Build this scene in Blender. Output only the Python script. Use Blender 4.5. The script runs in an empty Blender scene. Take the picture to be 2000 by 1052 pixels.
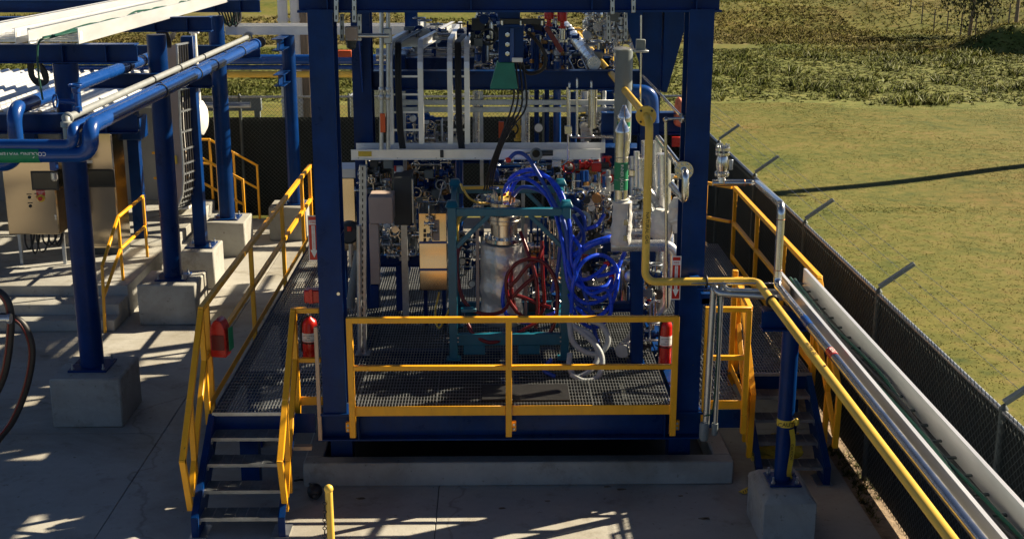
import bpy, bmesh, math, random
import numpy as np
from mathutils import Vector, Matrix
random.seed(7); np.random.seed(7)
rad = math.radians
SC = bpy.context.scene
COL = SC.collection
# ---------------------------------------------------------------- camera
CAM_H, F_PX, PITCH, YAW = 5.98, 2480.0, 15.04, 0.92
cd = bpy.data.cameras.new('camera'); cam = bpy.data.objects.new('camera', cd); COL.objects.link(cam)
cam.location = (0, 0, CAM_H); cam.rotation_euler = (rad(90-PITCH), 0, rad(-YAW))
cd.sensor_width = 36; cd.lens = 36*F_PX/2000; cd.clip_end = 2000; cd.clip_start = .1
SC.camera = cam
# ---------------------------------------------------------------- sky and sun (sun stands right and a little behind the skid)
SUN_EL, SUN_DIR = 34.0, (0.906, 0.422)
w = bpy.data.worlds.new('World'); SC.world = w; w.use_nodes = True
wn = w.node_tree.nodes; bg = wn['Background']; sky = wn.new('ShaderNodeTexSky'); sky.sky_type = 'NISHITA'
sky.sun_disc = False; sky.sun_elevation = rad(SUN_EL); sky.sun_rotation = math.atan2(SUN_DIR[0], SUN_DIR[1])
sky.air_density = .34; sky.dust_density = .15; sky.ozone_density = 1.0
w.node_tree.links.new(sky.outputs[0], bg.inputs[0]); bg.inputs[1].default_value = 0.05
sl = bpy.data.lights.new('sun', 'SUN'); sun = bpy.data.objects.new('sun', sl); COL.objects.link(sun)
sl.energy = 5.0; sl.angle = rad(.55); sl.color = (1.0, .85, .62)
sd = Vector((SUN_DIR[0]*math.cos(rad(SUN_EL)), SUN_DIR[1]*math.cos(rad(SUN_EL)), math.sin(rad(SUN_EL))))
sun.rotation_euler = sd.to_track_quat('Z', 'Y').to_euler(); sun.location = (30, 20, 40)
vs = SC.view_settings; vs.view_transform = 'Standard'; vs.look = 'None'; vs.gamma = 1; vs.exposure = 1.2
vs.use_curve_mapping = False
# ---------------------------------------------------------------- measuring helper: where a sight line meets a plane of the place
_p, _y = rad(PITCH), rad(YAW)
_F = Vector((math.sin(_y)*math.cos(_p), math.cos(_y)*math.cos(_p), -math.sin(_p)))
_R = Vector((math.cos(_y), -math.sin(_y), 0)); _U = _R.cross(_F)
_C = Vector((0, 0, CAM_H))
def P(px, py, **k):
    d = _F+_R*((px-1000)/F_PX)-_U*((py-526)/F_PX)
    a, v = next(iter(k.items())); i = 'xyz'.index(a)
    return _C+d*((v-_C[i])/d[i])
def PY(l): return [P(a, b, y=c) for a, b, c in l]
# ---------------------------------------------------------------- materials
def pm(name, col, rough=.5, metal=0., var=.15, scale=3., bump=0., bscale=40., dirt=0., dcol=None, stretch=None, rvar=.1, spec=.5, speck=None, bdist=.02, bdet=4, dstretch=None):
    m = bpy.data.materials.new(name); m.use_nodes = True
    nt = m.node_tree; N = nt.nodes; L = nt.links; b = N['Principled BSDF']
    g = N.new('ShaderNodeNewGeometry'); src = g.outputs['Position']
    if stretch:
        mp = N.new('ShaderNodeMapping'); mp.inputs['Scale'].default_value = stretch; L.new(src, mp.inputs[0]); src = mp.outputs[0]
    n = N.new('ShaderNodeTexNoise'); n.inputs['Scale'].default_value = scale; n.inputs['Detail'].default_value = 6; n.inputs['Roughness'].default_value = .65
    L.new(src, n.inputs['Vector'])
    r = N.new('ShaderNodeValToRGB'); e = r.color_ramp.elements
    e[0].position = .3; e[1].position = .7
    e[0].color = (*[max(0, c*(1-var)) for c in col], 1); e[1].color = (*[min(1, c*(1+var)) for c in col], 1)
    L.new(n.outputs[0], r.inputs[0]); out = r.outputs[0]
    if dirt:
        n2 = N.new('ShaderNodeTexNoise'); n2.inputs['Scale'].default_value = scale*.45+.3; n2.inputs['Detail'].default_value = 9; n2.inputs['Roughness'].default_value = .75
        if dstretch:
            mp2 = N.new('ShaderNodeMapping'); mp2.inputs['Scale'].default_value = dstretch; L.new(g.outputs['Position'], mp2.inputs[0]); L.new(mp2.outputs[0], n2.inputs['Vector'])
        else: L.new(g.outputs['Position'], n2.inputs['Vector'])
        r2 = N.new('ShaderNodeValToRGB'); r2.color_ramp.elements[0].position = .48; r2.color_ramp.elements[1].position = .72
        r2.color_ramp.elements[1].color = (dirt, dirt, dirt, 1)
        L.new(n2.outputs[0], r2.inputs[0])
        mx = N.new('ShaderNodeMix'); mx.data_type = 'RGBA'; L.new(r2.outputs[0], mx.inputs[0]); L.new(out, mx.inputs[6])
        mx.inputs[7].default_value = (*(dcol or [c*.45 for c in col]), 1); out = mx.outputs[2]
    if speck:
        n5 = N.new('ShaderNodeTexNoise'); n5.inputs['Scale'].default_value = 26; n5.inputs['Detail'].default_value = 7; n5.inputs['Roughness'].default_value = .7; L.new(g.outputs['Position'], n5.inputs['Vector'])
        r5 = N.new('ShaderNodeValToRGB'); r5.color_ramp.elements[0].position = .655; r5.color_ramp.elements[1].position = .70; L.new(n5.outputs[0], r5.inputs[0])
        m5 = N.new('ShaderNodeMix'); m5.data_type = 'RGBA'; L.new(r5.outputs[0], m5.inputs[0]); L.new(out, m5.inputs[6]); m5.inputs[7].default_value = (*speck, 1); out = m5.outputs[2]
    L.new(out, b.inputs['Base Color'])
    mr = N.new('ShaderNodeMapRange'); mr.inputs[3].default_value = max(.03, rough-rvar); mr.inputs[4].default_value = min(1, rough+rvar)
    L.new(n.outputs[0], mr.inputs[0]); L.new(mr.outputs[0], b.inputs['Roughness'])
    b.inputs['Metallic'].default_value = metal; b.inputs['Specular IOR Level'].default_value = spec
    if bump:
        n3 = N.new('ShaderNodeTexNoise'); n3.inputs['Scale'].default_value = bscale; n3.inputs['Detail'].default_value = bdet; L.new(src, n3.inputs['Vector'])
        bp = N.new('ShaderNodeBump'); bp.inputs['Strength'].default_value = bump; bp.inputs['Distance'].default_value = bdist
        L.new(n3.outputs[0], bp.inputs['Height']); L.new(bp.outputs[0], b.inputs['Normal'])
    return m
MT = {}
MT['blue'] = pm('blue_paint', (.0012, .026, .125), .30, 0, .32, 2.5, .02, 60, .7, (.012, .034, .095), spec=.16, speck=(.05, .045, .04), dstretch=(4, 4, .45))
MT['pipeblue'] = pm('pipe_blue_paint', (.005, .052, .24), .24, 0, .15, 3, 0, 40, .15, spec=.5)
MT['yellow'] = pm('yellow_paint', (.95, .43, .010), .40, 0, .10, 4, .02, 70, .5, (.66, .29, .03), speck=(.16, .09, .04), dstretch=(4, 4, .6))
MT['gas'] = pm('gas_pipe_yellow', (.78, .50, .075), .38, 0, .08, 5, .02, 60, .2, (.45, .27, .05))
MT['teal'] = pm('teal_paint', (.006, .125, .195), .35, 0, .15, 4, .02, 60, .2, (.02, .09, .12))
MT['conc'] = pm('concrete', (.36, .362, .335), .85, 0, .14, 1.6, .25, 60, .5, (.25, .235, .205), spec=.3)
MT['slab'] = pm('slab_concrete', (.40, .39, .35), .82, 0, .16, .55, .18, 50, .55, (.25, .24, .21), spec=.35)
MT['galv'] = pm('galvanised_steel', (.46, .485, .50), .36, .85, .18, 9, .03, 40, .2, (.35, .35, .34))
MT['alu'] = pm('aluminium', (.78, .79, .79), .34, .5, .08, 5, .02, 30, stretch=(1, .2, 1))
MT['ss'] = pm('stainless', (.60, .585, .56), .24, 1, .10, 6, .015, 30)
MT['brush'] = pm('brushed_stainless', (.50, .415, .30), .14, 1, .04, 2, 1., .55, stretch=(.3, .3, 1.6), rvar=.02, bdist=.05, bdet=0)
MT['bars'] = pm('grating_steel', (.30, .32, .33), .42, .7, .25, 7, 0, 40, .3, (.15, .15, .15))
MT['red'] = pm('red_paint', (.55, .018, .012), .28, 0, .1, 5)
MT['redhose'] = pm('red_hose', (.14, .004, .006), .32, 0, .15, 12, .1, 90)
MT['bluehose'] = pm('blue_hose', (.008, .065, .68), .28, 0, .15, 12, .12, 90)
MT['bluehose2'] = pm('dull_blue_hose', (.010, .055, .34), .42, 0, .25, 8, .15, 60, .4, (.03, .06, .2))
MT['greyhose'] = pm('grey_hose', (.36, .39, .40), .5, 0, .12, 20, .2, 90)
MT['black'] = pm('black_rubber', (.012, .012, .013), .5, 0, .2, 10)
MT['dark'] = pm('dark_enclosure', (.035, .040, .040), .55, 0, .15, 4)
MT['pink'] = pm('grey_enclosure', (.42, .33, .28), .5, 0, .08, 6, 0, 40, .2)
MT['white'] = pm('white_paint', (.74, .73, .70), .5, 0, .06, 6)
MT['green'] = pm('green_label', (.006, .20, .085), .5, 0, .08, 8)
MT['greenp'] = pm('green_guard', (.018, .20, .135), .5, 0, .12, 9, 0, 40, .3, (.01, .09, .07))
MT['jacket'] = pm('insulation_jacket', (.58, .575, .55), .6, .15, .1, 9, 1., 14, .2)
MT['vesselj'] = pm('silver_vessel_jacket', (.60, .59, .57), .36, .55, .1, 6, 1., 9, .15)
MT['clad'] = pm('aluminium_cladding', (.60, .61, .61), .28, .75, .08, 6, .02, 40)
MT['mesh'] = pm('privacy_mesh', (.003, .0075, .0075), .9, 0, .35, 3, .3, 90, .3, (.006, .011, .010))
MT['wire'] = pm('fence_wire', (.075, .092, .09), .6, .3, .25, 5)
MT['brass'] = pm('brass_fitting', (.45, .24, .09), .35, .9, .2, 20)
MT['copper'] = pm('copper_fitting', (.42, .17, .08), .4, .9, .2, 20)
MT['orange'] = pm('orange_plastic', (.80, .12, .02), .45, 0, .08, 6)
MT['screen'] = pm('screen_glass', (.012, .016, .016), .12, 0, .05, 3)
MT['wood'] = pm('weathered_wood', (.25, .19, .13), .85, 0, .25, 6, .2, 60, stretch=(6, 6, .6))
MT['tan'] = pm('tan_board', (.62, .44, .27), .6, 0, .08, 5)
MT['bgreycyl'] = pm('grey_paint', (.17, .20, .205), .5, 0, .12, 4, 0, 40, .25)
MT['roof'] = pm('roof_sheet', (.70, .71, .70), .35, .25, .06, 3, 0, 40, .2)
MT['wall'] = pm('cladding_wall', (.22, .22, .21), .6, 0, .1, 2)
MT['cable'] = pm('green_cable', (.003, .060, .036), .45, 0, .2, 20)
MT['tape'] = pm('caution_tape', (.72, .50, .045), .45, 0, .1, 30)
MT['soil'] = pm('bare_soil', (.30, .22, .14), .95, 0, .4, 9, .8, 30, .5, (.14, .10, .06))
MT['label'] = pm('label_paper', (.80, .80, .76), .5, 0, .03, 9)
MT['vest'] = pm('orange_bag', (.85, .22, .10), .6, 0, .15, 14, .4, 20)
def weather(m, crack=True):
    nt = m.node_tree; N = nt.nodes; L = nt.links; b = N['Principled BSDF']; src = b.inputs['Base Color'].links[0].from_socket; g = N.new('ShaderNodeNewGeometry')
    def layer(tex, lo, hi, col, fac, src):
        r = N.new('ShaderNodeValToRGB'); r.color_ramp.elements[0].position = lo; r.color_ramp.elements[1].position = hi; r.color_ramp.elements[1].color = (fac, fac, fac, 1)
        if lo > hi: r.color_ramp.elements[0].position = hi; r.color_ramp.elements[1].position = lo; r.color_ramp.elements[0].color = (fac, fac, fac, 1); r.color_ramp.elements[1].color = (0, 0, 0, 1)
        L.new(tex, r.inputs[0]); x = N.new('ShaderNodeMix'); x.data_type = 'RGBA'; x.blend_type = 'MULTIPLY'; L.new(r.outputs[0], x.inputs[0]); L.new(src, x.inputs[6]); x.inputs[7].default_value = (*col, 1); return x.outputs[2]
    def noise(sc, det=6, ro=.6, dist=0):
        n = N.new('ShaderNodeTexNoise'); n.inputs['Scale'].default_value = sc; n.inputs['Detail'].default_value = det; n.inputs['Roughness'].default_value = ro; n.inputs['Distortion'].default_value = dist; L.new(g.outputs['Position'], n.inputs['Vector']); return n.outputs[0]
    src = layer(noise(.42, 8, .62, .6), .46, .66, (.55, .50, .42), .75, src)
    src = layer(noise(2.6, 8, .7), .56, .70, (.58, .54, .48), .7, src)
    src = layer(noise(13., 4, .6), .64, .72, (.42, .38, .33), .8, src)
    if crack:
        nz = N.new('ShaderNodeTexNoise'); nz.inputs['Scale'].default_value = 1.3; nz.inputs['Detail'].default_value = 5; L.new(g.outputs['Position'], nz.inputs['Vector'])
        mx = N.new('ShaderNodeMix'); mx.data_type = 'RGBA'; mx.blend_type = 'LINEAR_LIGHT'; mx.inputs[0].default_value = .35; L.new(g.outputs['Position'], mx.inputs[6]); L.new(nz.outputs['Color'], mx.inputs[7])
        v = N.new('ShaderNodeTexVoronoi'); v.feature = 'DISTANCE_TO_EDGE'; v.inputs['Scale'].default_value = .16; L.new(mx.outputs[2], v.inputs['Vector'])
        src = layer(v.outputs[0], .0028, .0008, (.5, .46, .42), .55, src)
    L.new(src, b.inputs['Base Color'])
weather(MT['slab']); weather(MT['conc'], False)
def foliage(name, stops, sc, rough=.8, fine=9., straw=None):
    m = bpy.data.materials.new(name); m.use_nodes = True
    N = m.node_tree.nodes; L = m.node_tree.links; b = N['Principled BSDF']; g = N.new('ShaderNodeNewGeometry')
    n = N.new('ShaderNodeTexNoise'); n.inputs['Scale'].default_value = sc; n.inputs['Detail'].default_value = 10; n.inputs['Roughness'].default_value = .74
    n2 = N.new('ShaderNodeTexNoise'); n2.inputs['Scale'].default_value = fine; n2.inputs['Detail'].default_value = 5
    L.new(g.outputs['Position'], n.inputs['Vector']); L.new(g.outputs['Position'], n2.inputs['Vector'])
    a = N.new('ShaderNodeMath'); a.operation = 'MULTIPLY_ADD'; a.inputs[1].default_value = .45; L.new(n2.outputs[0], a.inputs[0])
    s = N.new('ShaderNodeMath'); s.operation = 'MULTIPLY'; s.inputs[1].default_value = .55; L.new(n.outputs[0], s.inputs[0]); L.new(s.outputs[0], a.inputs[2])
    r = N.new('ShaderNodeValToRGB'); e = r.color_ramp.elements
    e[0].position, e[1].position = stops[0][0], stops[-1][0]; e[0].color = (*stops[0][1], 1); e[1].color = (*stops[-1][1], 1)
    for p_, c_ in stops[1:-1]: q = e.new(p_); q.color = (*c_, 1)
    n4 = N.new('ShaderNodeTexNoise'); n4.inputs['Scale'].default_value = 22; n4.inputs['Detail'].default_value = 3; L.new(g.outputs['Position'], n4.inputs['Vector'])
    mr = N.new('ShaderNodeMapRange'); mr.inputs[1].default_value = .3; mr.inputs[2].default_value = .7; mr.inputs[3].default_value = .82; mr.inputs[4].default_value = 1.17; L.new(n4.outputs[0], mr.inputs[0])
    ml = N.new('ShaderNodeMix'); ml.data_type = 'RGBA'; ml.blend_type = 'MULTIPLY'; ml.inputs[0].default_value = 1; L.new(r.outputs[0], ml.inputs[6]); L.new(mr.outputs[0], ml.inputs[7])
    fin = ml.outputs[2]
    if straw:
        n6 = N.new('ShaderNodeTexNoise'); n6.inputs['Scale'].default_value = .11; n6.inputs['Detail'].default_value = 7; n6.inputs['Roughness'].default_value = .68; L.new(g.outputs['Position'], n6.inputs['Vector'])
        for lo, hi, cc, fc in ((.52, .66, straw[0], .7), (.48, .36, straw[1], .7)):
            r6 = N.new('ShaderNodeMapRange'); r6.inputs[1].default_value = lo; r6.inputs[2].default_value = hi; r6.inputs[4].default_value = fc; L.new(n6.outputs[0], r6.inputs[0])
            m6 = N.new('ShaderNodeMix'); m6.data_type = 'RGBA'; m6.blend_type = 'MULTIPLY'; L.new(r6.outputs[0], m6.inputs[0]); L.new(fin, m6.inputs[6]); m6.inputs[7].default_value = (*cc, 1); fin = m6.outputs[2]
    L.new(a.outputs[0], r.inputs[0]); L.new(fin, b.inputs['Base Color']); b.inputs['Roughness'].default_value = rough
    b.inputs['Specular IOR Level'].default_value = .2
    return m
MT['turf'] = foliage('mown_grass', [(.35, (.055, .075, .012)), (.44, (.100, .106, .017)), (.53, (.138, .130, .025)), (.62, (.172, .138, .038)), (.72, (.205, .145, .055))], .28, .9, 3.2, ((1.12, .86, .95), (.66, .85, .62)))
MT['weed'] = foliage('tall_weeds', [(.34, (.060, .085, .016)), (.5, (.105, .125, .026)), (.64, (.17, .165, .044))], .8, .6, 3)
MT['weedground'] = foliage('weedy_ground', [(.34, (.085, .105, .020)), (.5, (.13, .145, .030)), (.64, (.19, .18, .048))], .5, .9, 2)
MT['reed'] = foliage('dry_reeds', [(.34, (.085, .090, .022)), (.46, (.130, .122, .034)), (.56, (.175, .145, .055)), (.68, (.25, .19, .10))], .22, .9, 2)
MT['leaf'] = foliage('tree_leaves', [(.36, (.022, .030, .012)), (.5, (.05, .055, .02)), (.64, (.10, .085, .035))], 1., .7, 6)
# ---------------------------------------------------------------- mesh helpers
def rootloc(o):
    v = Vector((0, 0, 0))
    while o: v += o.location; o = o.parent
    return v
def T(name, label, cat, loc, group=None):
    o = bpy.data.objects.new(name, None); COL.objects.link(o); o.location = loc; o.empty_display_size = .1
    o['label'] = label; o['category'] = cat
    if group: o['group'] = group
    return o
def tag(o, label, cat, group=None):
    o['label'] = label; o['category'] = cat
    if group: o['group'] = group
    return o
class M:
    def __init__(s): s.v = []; s.f = []
    def add(s, v, f):
        o = len(s.v); s.v += [tuple(x) for x in v]; s.f += [[i+o for i in q] for q in f]; return s
    def box(s, x0, x1, y0, y1, z0, z1):
        return s.add([(x0, y0, z0), (x1, y0, z0), (x1, y1, z0), (x0, y1, z0), (x0, y0, z1), (x1, y0, z1), (x1, y1, z1), (x0, y1, z1)],
                     [(0, 3, 2, 1), (4, 5, 6, 7), (0, 1, 5, 4), (1, 2, 6, 5), (2, 3, 7, 6), (3, 0, 4, 7)])
    def prof(s, p0, p1, pts, up=(0, 0, 1), ext=0.):
        """extrude the closed 2-D outline pts (side, up) from p0 to p1"""
        p0, p1 = Vector(p0), Vector(p1); d = (p1-p0).normalized(); up = Vector(up)
        if abs(d.dot(up)) > .98: up = Vector((0, 1, 0))
        sd_ = d.cross(up).normalized(); u = sd_.cross(d); n = len(pts); p0 = p0-d*ext; p1 = p1+d*ext
        v = [p0+sd_*a+u*b for a, b in pts]+[p1+sd_*a+u*b for a, b in pts]
        f = [[(i+1) % n, i, n+i, n+(i+1) % n] for i in range(n)]
        return s.add(v, f+[list(range(n)), list(range(2*n-1, n-1, -1))])
    def bar(s, p0, p1, w, h=None, up=(0, 0, 1), ext=0.):
        h = h or w; return s.prof(p0, p1, [(-w/2, -h/2), (w/2, -h/2), (w/2, h/2), (-w/2, h/2)], up, ext)
    def ibeam(s, p0, p1, b, d, tf=.014, tw=.010, up=(0, 0, 1)):
        B, D, t = b/2, d/2, tw/2
        return s.prof(p0, p1, [(-B, -D), (B, -D), (B, -D+tf), (t, -D+tf), (t, D-tf), (B, D-tf), (B, D), (-B, D), (-B, D-tf), (-t, D-tf), (-t, -D+tf), (-B, -D+tf)], up)
    def chan(s, p0, p1, b, d, t=.008, up=(0, 0, 1), flip=1):
        D = d/2; q = [(0, -D), (b, -D), (b, -D+t), (t, -D+t), (t, D-t), (b, D-t), (b, D), (0, D)]
        if flip < 0: q = [(-a, c) for a, c in reversed(q)]
        return s.prof(p0, p1, q, up)
    def tube(s, pts, r, n=10, cap=True):
        pts = [Vector(p) for p in pts]; k = len(pts); rr = r if hasattr(r, '__len__') else [r]*k
        t = [(pts[min(i+1, k-1)]-pts[max(i-1, 0)]).normalized() for i in range(k)]
        a = Vector((0, 0, 1)) if abs(t[0].z) < .9 else Vector((1, 0, 0)); nrm = (a-t[0]*a.dot(t[0])).normalized(); V = []
        for i in range(k):
            nrm = (nrm-t[i]*nrm.dot(t[i])).normalized(); bi = t[i].cross(nrm)
            V += [pts[i]+(nrm*math.cos(2*math.pi*j/n)+bi*math.sin(2*math.pi*j/n))*rr[i] for j in range(n)]
        f = [[i*n+j, i*n+(j+1) % n, (i+1)*n+(j+1) % n, (i+1)*n+j] for i in range(k-1) for j in range(n)]
        if cap: f += [list(range(n-1, -1, -1)), list(range((k-1)*n, k*n))]
        return s.add(V, f)
    def rod(s, p0, p1, r, n=10): return s.tube([p0, p1], r, n)
    def lathe(s, base, axis, prof, n=20):
        base = Vector(base); axis = Vector(axis).normalized()
        V = [base+axis*h for r, h in prof]
        a = Vector((0, 0, 1)) if abs(axis.z) < .9 else Vector((1, 0, 0)); x = (a-axis*a.dot(axis)).normalized(); y = axis.cross(x); W = []
        for (r, h) in prof: W += [base+axis*h+(x*math.cos(2*math.pi*j/n)+y*math.sin(2*math.pi*j/n))*r for j in range(n)]
        k = len(prof); f = [[i*n+j, i*n+(j+1) % n, (i+1)*n+(j+1) % n, (i+1)*n+j] for i in range(k-1) for j in range(n)]
        return s.add(W, f+[list(range(n-1, -1, -1)), list(range((k-1)*n, k*n))])
    def ball(s, c, r, n=12, m=7, sz=1.):
        return s.lathe(Vector(c)-Vector((0, 0, r*sz)), (0, 0, 1), [(max(.001, r*math.sin(math.pi*i/m)), r*sz*(1-math.cos(math.pi*i/m))) for i in range(m+1)], n)
    def torus(s, c, axis, R, r, n=24, m=8):
        c = Vector(c); axis = Vector(axis).normalized(); a = Vector((0, 0, 1)) if abs(axis.z) < .9 else Vector((1, 0, 0))
        x = (a-axis*a.dot(axis)).normalized(); y = axis.cross(x); W = []
        for i in range(n):
            q = x*math.cos(2*math.pi*i/n)+y*math.sin(2*math.pi*i/n)
            W += [c+q*(R+r*math.cos(2*math.pi*j/m))+axis*r*math.sin(2*math.pi*j/m) for j in range(m)]
        return s.add(W, [[i*m+j, i*m+(j+1) % m, ((i+1) % n)*m+(j+1) % m, ((i+1) % n)*m+j] for i in range(n) for j in range(m)])
    def poly(s, pts, off):
        """flat outline given thickness off"""
        pts = [Vector(p) for p in pts]; n = len(pts); off = Vector(off)
        return s.add(pts+[p+off for p in pts], [list(range(n)), list(range(2*n-1, n-1, -1))]+[[(i+1) % n, i, n+i, n+(i+1) % n] for i in range(n)])
    def build(s, name, mat, parent=None, bevel=0., smooth=True, kind=None):
        me = bpy.data.meshes.new(name)
        if parent: o0 = rootloc(parent)
        else:
            A = np.array(s.v); o0 = Vector(((A[:, 0].min()+A[:, 0].max())/2, (A[:, 1].min()+A[:, 1].max())/2, A[:, 2].min()))
        me.from_pydata([(a-o0.x, b-o0.y, c-o0.z) for a, b, c in s.v], [], s.f)
        bm = bmesh.new(); bm.from_mesh(me)
        bmesh.ops.recalc_face_normals(bm, faces=bm.faces)
        if bevel:
            es = [e for e in bm.edges if len(e.link_faces) == 2 and e.calc_face_angle(0) > .5]
            bmesh.ops.bevel(bm, geom=es, offset=bevel, segments=1, affect='EDGES', clamp_overlap=True)
        bm.to_mesh(me); bm.free()
        if smooth:
            me.shade_smooth(); me.set_sharp_from_angle(angle=rad(38))
        me.materials.append(MT[mat] if isinstance(mat, str) else mat)
        o = bpy.data.objects.new(name, me); COL.objects.link(o)
        if parent: o.parent = parent
        else: o.location = o0
        if kind: o['kind'] = kind
        return o
def fillet(pts, r, seg=6):
    pts = [Vector(p) for p in pts]; pts = [pts[0]]+[b for a, b in zip(pts, pts[1:]) if (b-a).length > 1e-4]; out = [pts[0]]
    if len(pts) < 2: return [pts[0], pts[0]+Vector((0, 0, .02))]
    for a, b, c in zip(pts, pts[1:], pts[2:]):
        u, v = (a-b), (c-b); lu, lv = u.length, v.length; u.normalize(); v.normalize()
        ang = u.angle(v)
        if ang > 3.05 or ang < .08: out.append(b); continue
        t = min(r/math.tan(ang/2), lu*.49, lv*.49); rr = t*math.tan(ang/2)
        ctr = b+(u+v).normalized()*(rr/math.sin(ang/2)); s0, s1 = b+u*t-ctr, b+v*t-ctr
        th = s0.angle(s1)
        for i in range(seg+1):
            k = i/seg; out.append(ctr+(s0*math.sin((1-k)*th)+s1*math.sin(k*th))/max(1e-6, math.sin(th)))
    return out+[pts[-1]]
def spline(pts, n=6):
    pts = [Vector(p) for p in pts]; q = [pts[0]*2-pts[1]]+pts+[pts[-1]*2-pts[-2]]; out = []
    for i in range(1, len(q)-2):
        a, b, c, d = q[i-1:i+3]
        for k in range(n):
            t = k/n; out.append(.5*((2*b)+(c-a)*t+(2*a-5*b+4*c-d)*t*t+(3*b-a-3*c+d)*t**3))
    return out+[pts[-1]]
def text_part(name, txt, size, loc, xdir, ydir, mat, parent, align='CENTER'):
    c = bpy.data.curves.new('t', 'FONT'); c.body = txt; c.size = size; c.align_x = align; c.align_y = 'CENTER'; c.extrude = .0006
    t = bpy.data.objects.new('t', c); COL.objects.link(t)
    me = bpy.data.meshes.new_from_object(t.evaluated_get(bpy.context.evaluated_depsgraph_get()))
    bpy.data.objects.remove(t)
    x, y = Vector(xdir).normalized(), Vector(ydir).normalized(); z = x.cross(y)
    mat4 = Matrix(((x.x, y.x, z.x, loc[0]), (x.y, y.y, z.y, loc[1]), (x.z, y.z, z.z, loc[2]), (0, 0, 0, 1)))
    me.transform(Matrix.Translation(-rootloc(parent)) @ mat4); me.materials.clear(); me.materials.append(MT[mat])
    o = bpy.data.objects.new(name, me); COL.objects.link(o); o.parent = parent; return o
X, Y, Z = Vector((1, 0, 0)), Vector((0, 1, 0)), Vector((0, 0, 1))
# ================================================================ SETTING
def struct(o): o['kind'] = 'structure'; return o
def sst(a, b, t): t = np.clip((t-a)/(b-a), 0, 1); return t*t*(3-2*t)
_rp = np.random.RandomState(3).rand(64, 64)
def vnoise(x, y):
    xi, yi = np.floor(x).astype(int), np.floor(y).astype(int); fx, fy = x-xi, y-yi; fx = fx*fx*(3-2*fx); fy = fy*fy*(3-2*fy)
    g = lambda a, b: _rp[a % 64, b % 64]
    return (g(xi, yi)*(1-fx)+g(xi+1, yi)*fx)*(1-fy)+(g(xi, yi+1)*(1-fx)+g(xi+1, yi+1)*fx)*fy
def height(x, y):
    x = np.asarray(x, float); y = np.asarray(y, float)
    yy = y-3.*np.sin(x*.07)
    z = -.07-1.0*sst(67.5, 70.5, yy)+sst(70.5, 84, yy)*2.2+(vnoise(x*.35, y*.35)-.5)*.5*sst(68, 74, yy)
    # berm closing the basin on the right: a steep face towards the plant, flat on top
    t_ = (x-22.8)*.737+(y-66.5)*.677; s_ = (x-22.8)*.677-(y-66.5)*.737
    e = np.clip((t_+.35*(vnoise(x*.7, y*.7)-.5))/1.5, 0, 1)*sst(-.4, 3.2, s_)
    z = np.maximum(z, -.07+e*(1.30+.25*(vnoise(x*.3, y*.3)-.5)))
    far = sst(95, 180, y)*1.5*vnoise(x*.02, y*.02)
    return z+(vnoise(x*.2, y*.2)-.5)*.16*sst(14, 24, np.hypot(np.maximum(0, 4.5-x)*0+x, y))*(y > 27.5)+far
def grid(name, xs, ys, mat, dz=0.):
    gx, gy = np.meshgrid(xs, ys); gz = height(gx, gy)+dz
    nx, ny = len(xs), len(ys); idx = np.arange(nx*ny).reshape(ny, nx)
    f = np.stack([idx[:-1, :-1], idx[:-1, 1:], idx[1:, 1:], idx[1:, :-1]], -1).reshape(-1, 4)
    me = bpy.data.meshes.new(name); me.from_pydata(np.stack([gx, gy, gz], -1).reshape(-1, 3).tolist(), [], f.tolist()); me.shade_smooth()
    me.materials.append(MT[mat]); o = bpy.data.objects.new(name, me); COL.objects.link(o); return o
xs = np.concatenate([np.linspace(-400, -70, 12), np.arange(-66, 16, 1.0), np.arange(16, 36, .4), np.arange(36, 66, 1.0), np.linspace(70, 400, 12)])
ys = np.concatenate([np.linspace(-60, 24, 15), np.arange(26, 60, 1.0), np.arange(60, 92, .4), np.arange(92, 110, 1.), np.linspace(110, 700, 24)])
gg_ = struct(grid('grass_ground', xs, ys, 'turf')); gg_.data.materials.append(MT['weedground']); gg_.data.materials.append(MT['reed'])
for p_ in gg_.data.polygons:
    c_ = p_.center; e_ = 2.0*float(vnoise(np.array(c_.x*.3), np.array(c_.y*.3)))
    if 43.6+e_*1.4 < c_.y < 64.+e_: p_.material_index = 1
    elif 67.5+e_ < c_.y < 77+2*e_ and c_.x < 21+e_: p_.material_index = 2
# soil strip along the slab
m = M(); 
ys_ = np.arange(3, 26.6, .25)
L_ = [(3.90, y, -.05) for y in ys_]; R_ = [(4.42+.16*vnoise(np.array(y*1.7), np.array(3.1)), y, -.045) for y in ys_]
n_ = len(ys_); m.add(L_+R_, [[i, n_+i, n_+i+1, i+1] for i in range(n_-1)])
struct(m.build('soil_strip', 'soil'))
# pond water in the basin
m = M(); m.add([(-60, 66.5, -.72), (24, 66.5, -.72), (24, 76, -.72), (-60, 76, -.72)], [(0, 1, 2, 3)])
MT['whitepipe'] = pm('grey_white_pipe', (.30, .32, .32), .45, .2, .1, 6)
MT['water'] = pm('pond_water', (.05, .055, .05), .12, 0, .1, 2, .05, 20)
struct(m.build('pond_water', 'water'))
# concrete yard slab in cast bays, joints between them
gs = bpy.data.objects.new('ground', None); COL.objects.link(gs); gs['kind'] = 'structure'
bx_ = [-16, -10.0, -4.05, -.6, 3.95]; by_ = [2.5, 8.2, 11.35, 14.6, 18.3, 22.4, 26.55]
for i in range(len(bx_)-1):
    for j in range(len(by_)-1):
        if True:
            M().box(bx_[i]+.004, bx_[i+1]-.004, by_[j]+.004, by_[j+1]-.004, -.14, 0).build('slab_bay', 'slab', gs, .006)
M().box(-16, 3.94, 2.5, 26.5, -.145, -.02).build('joint_filler', 'black', gs)
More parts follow.
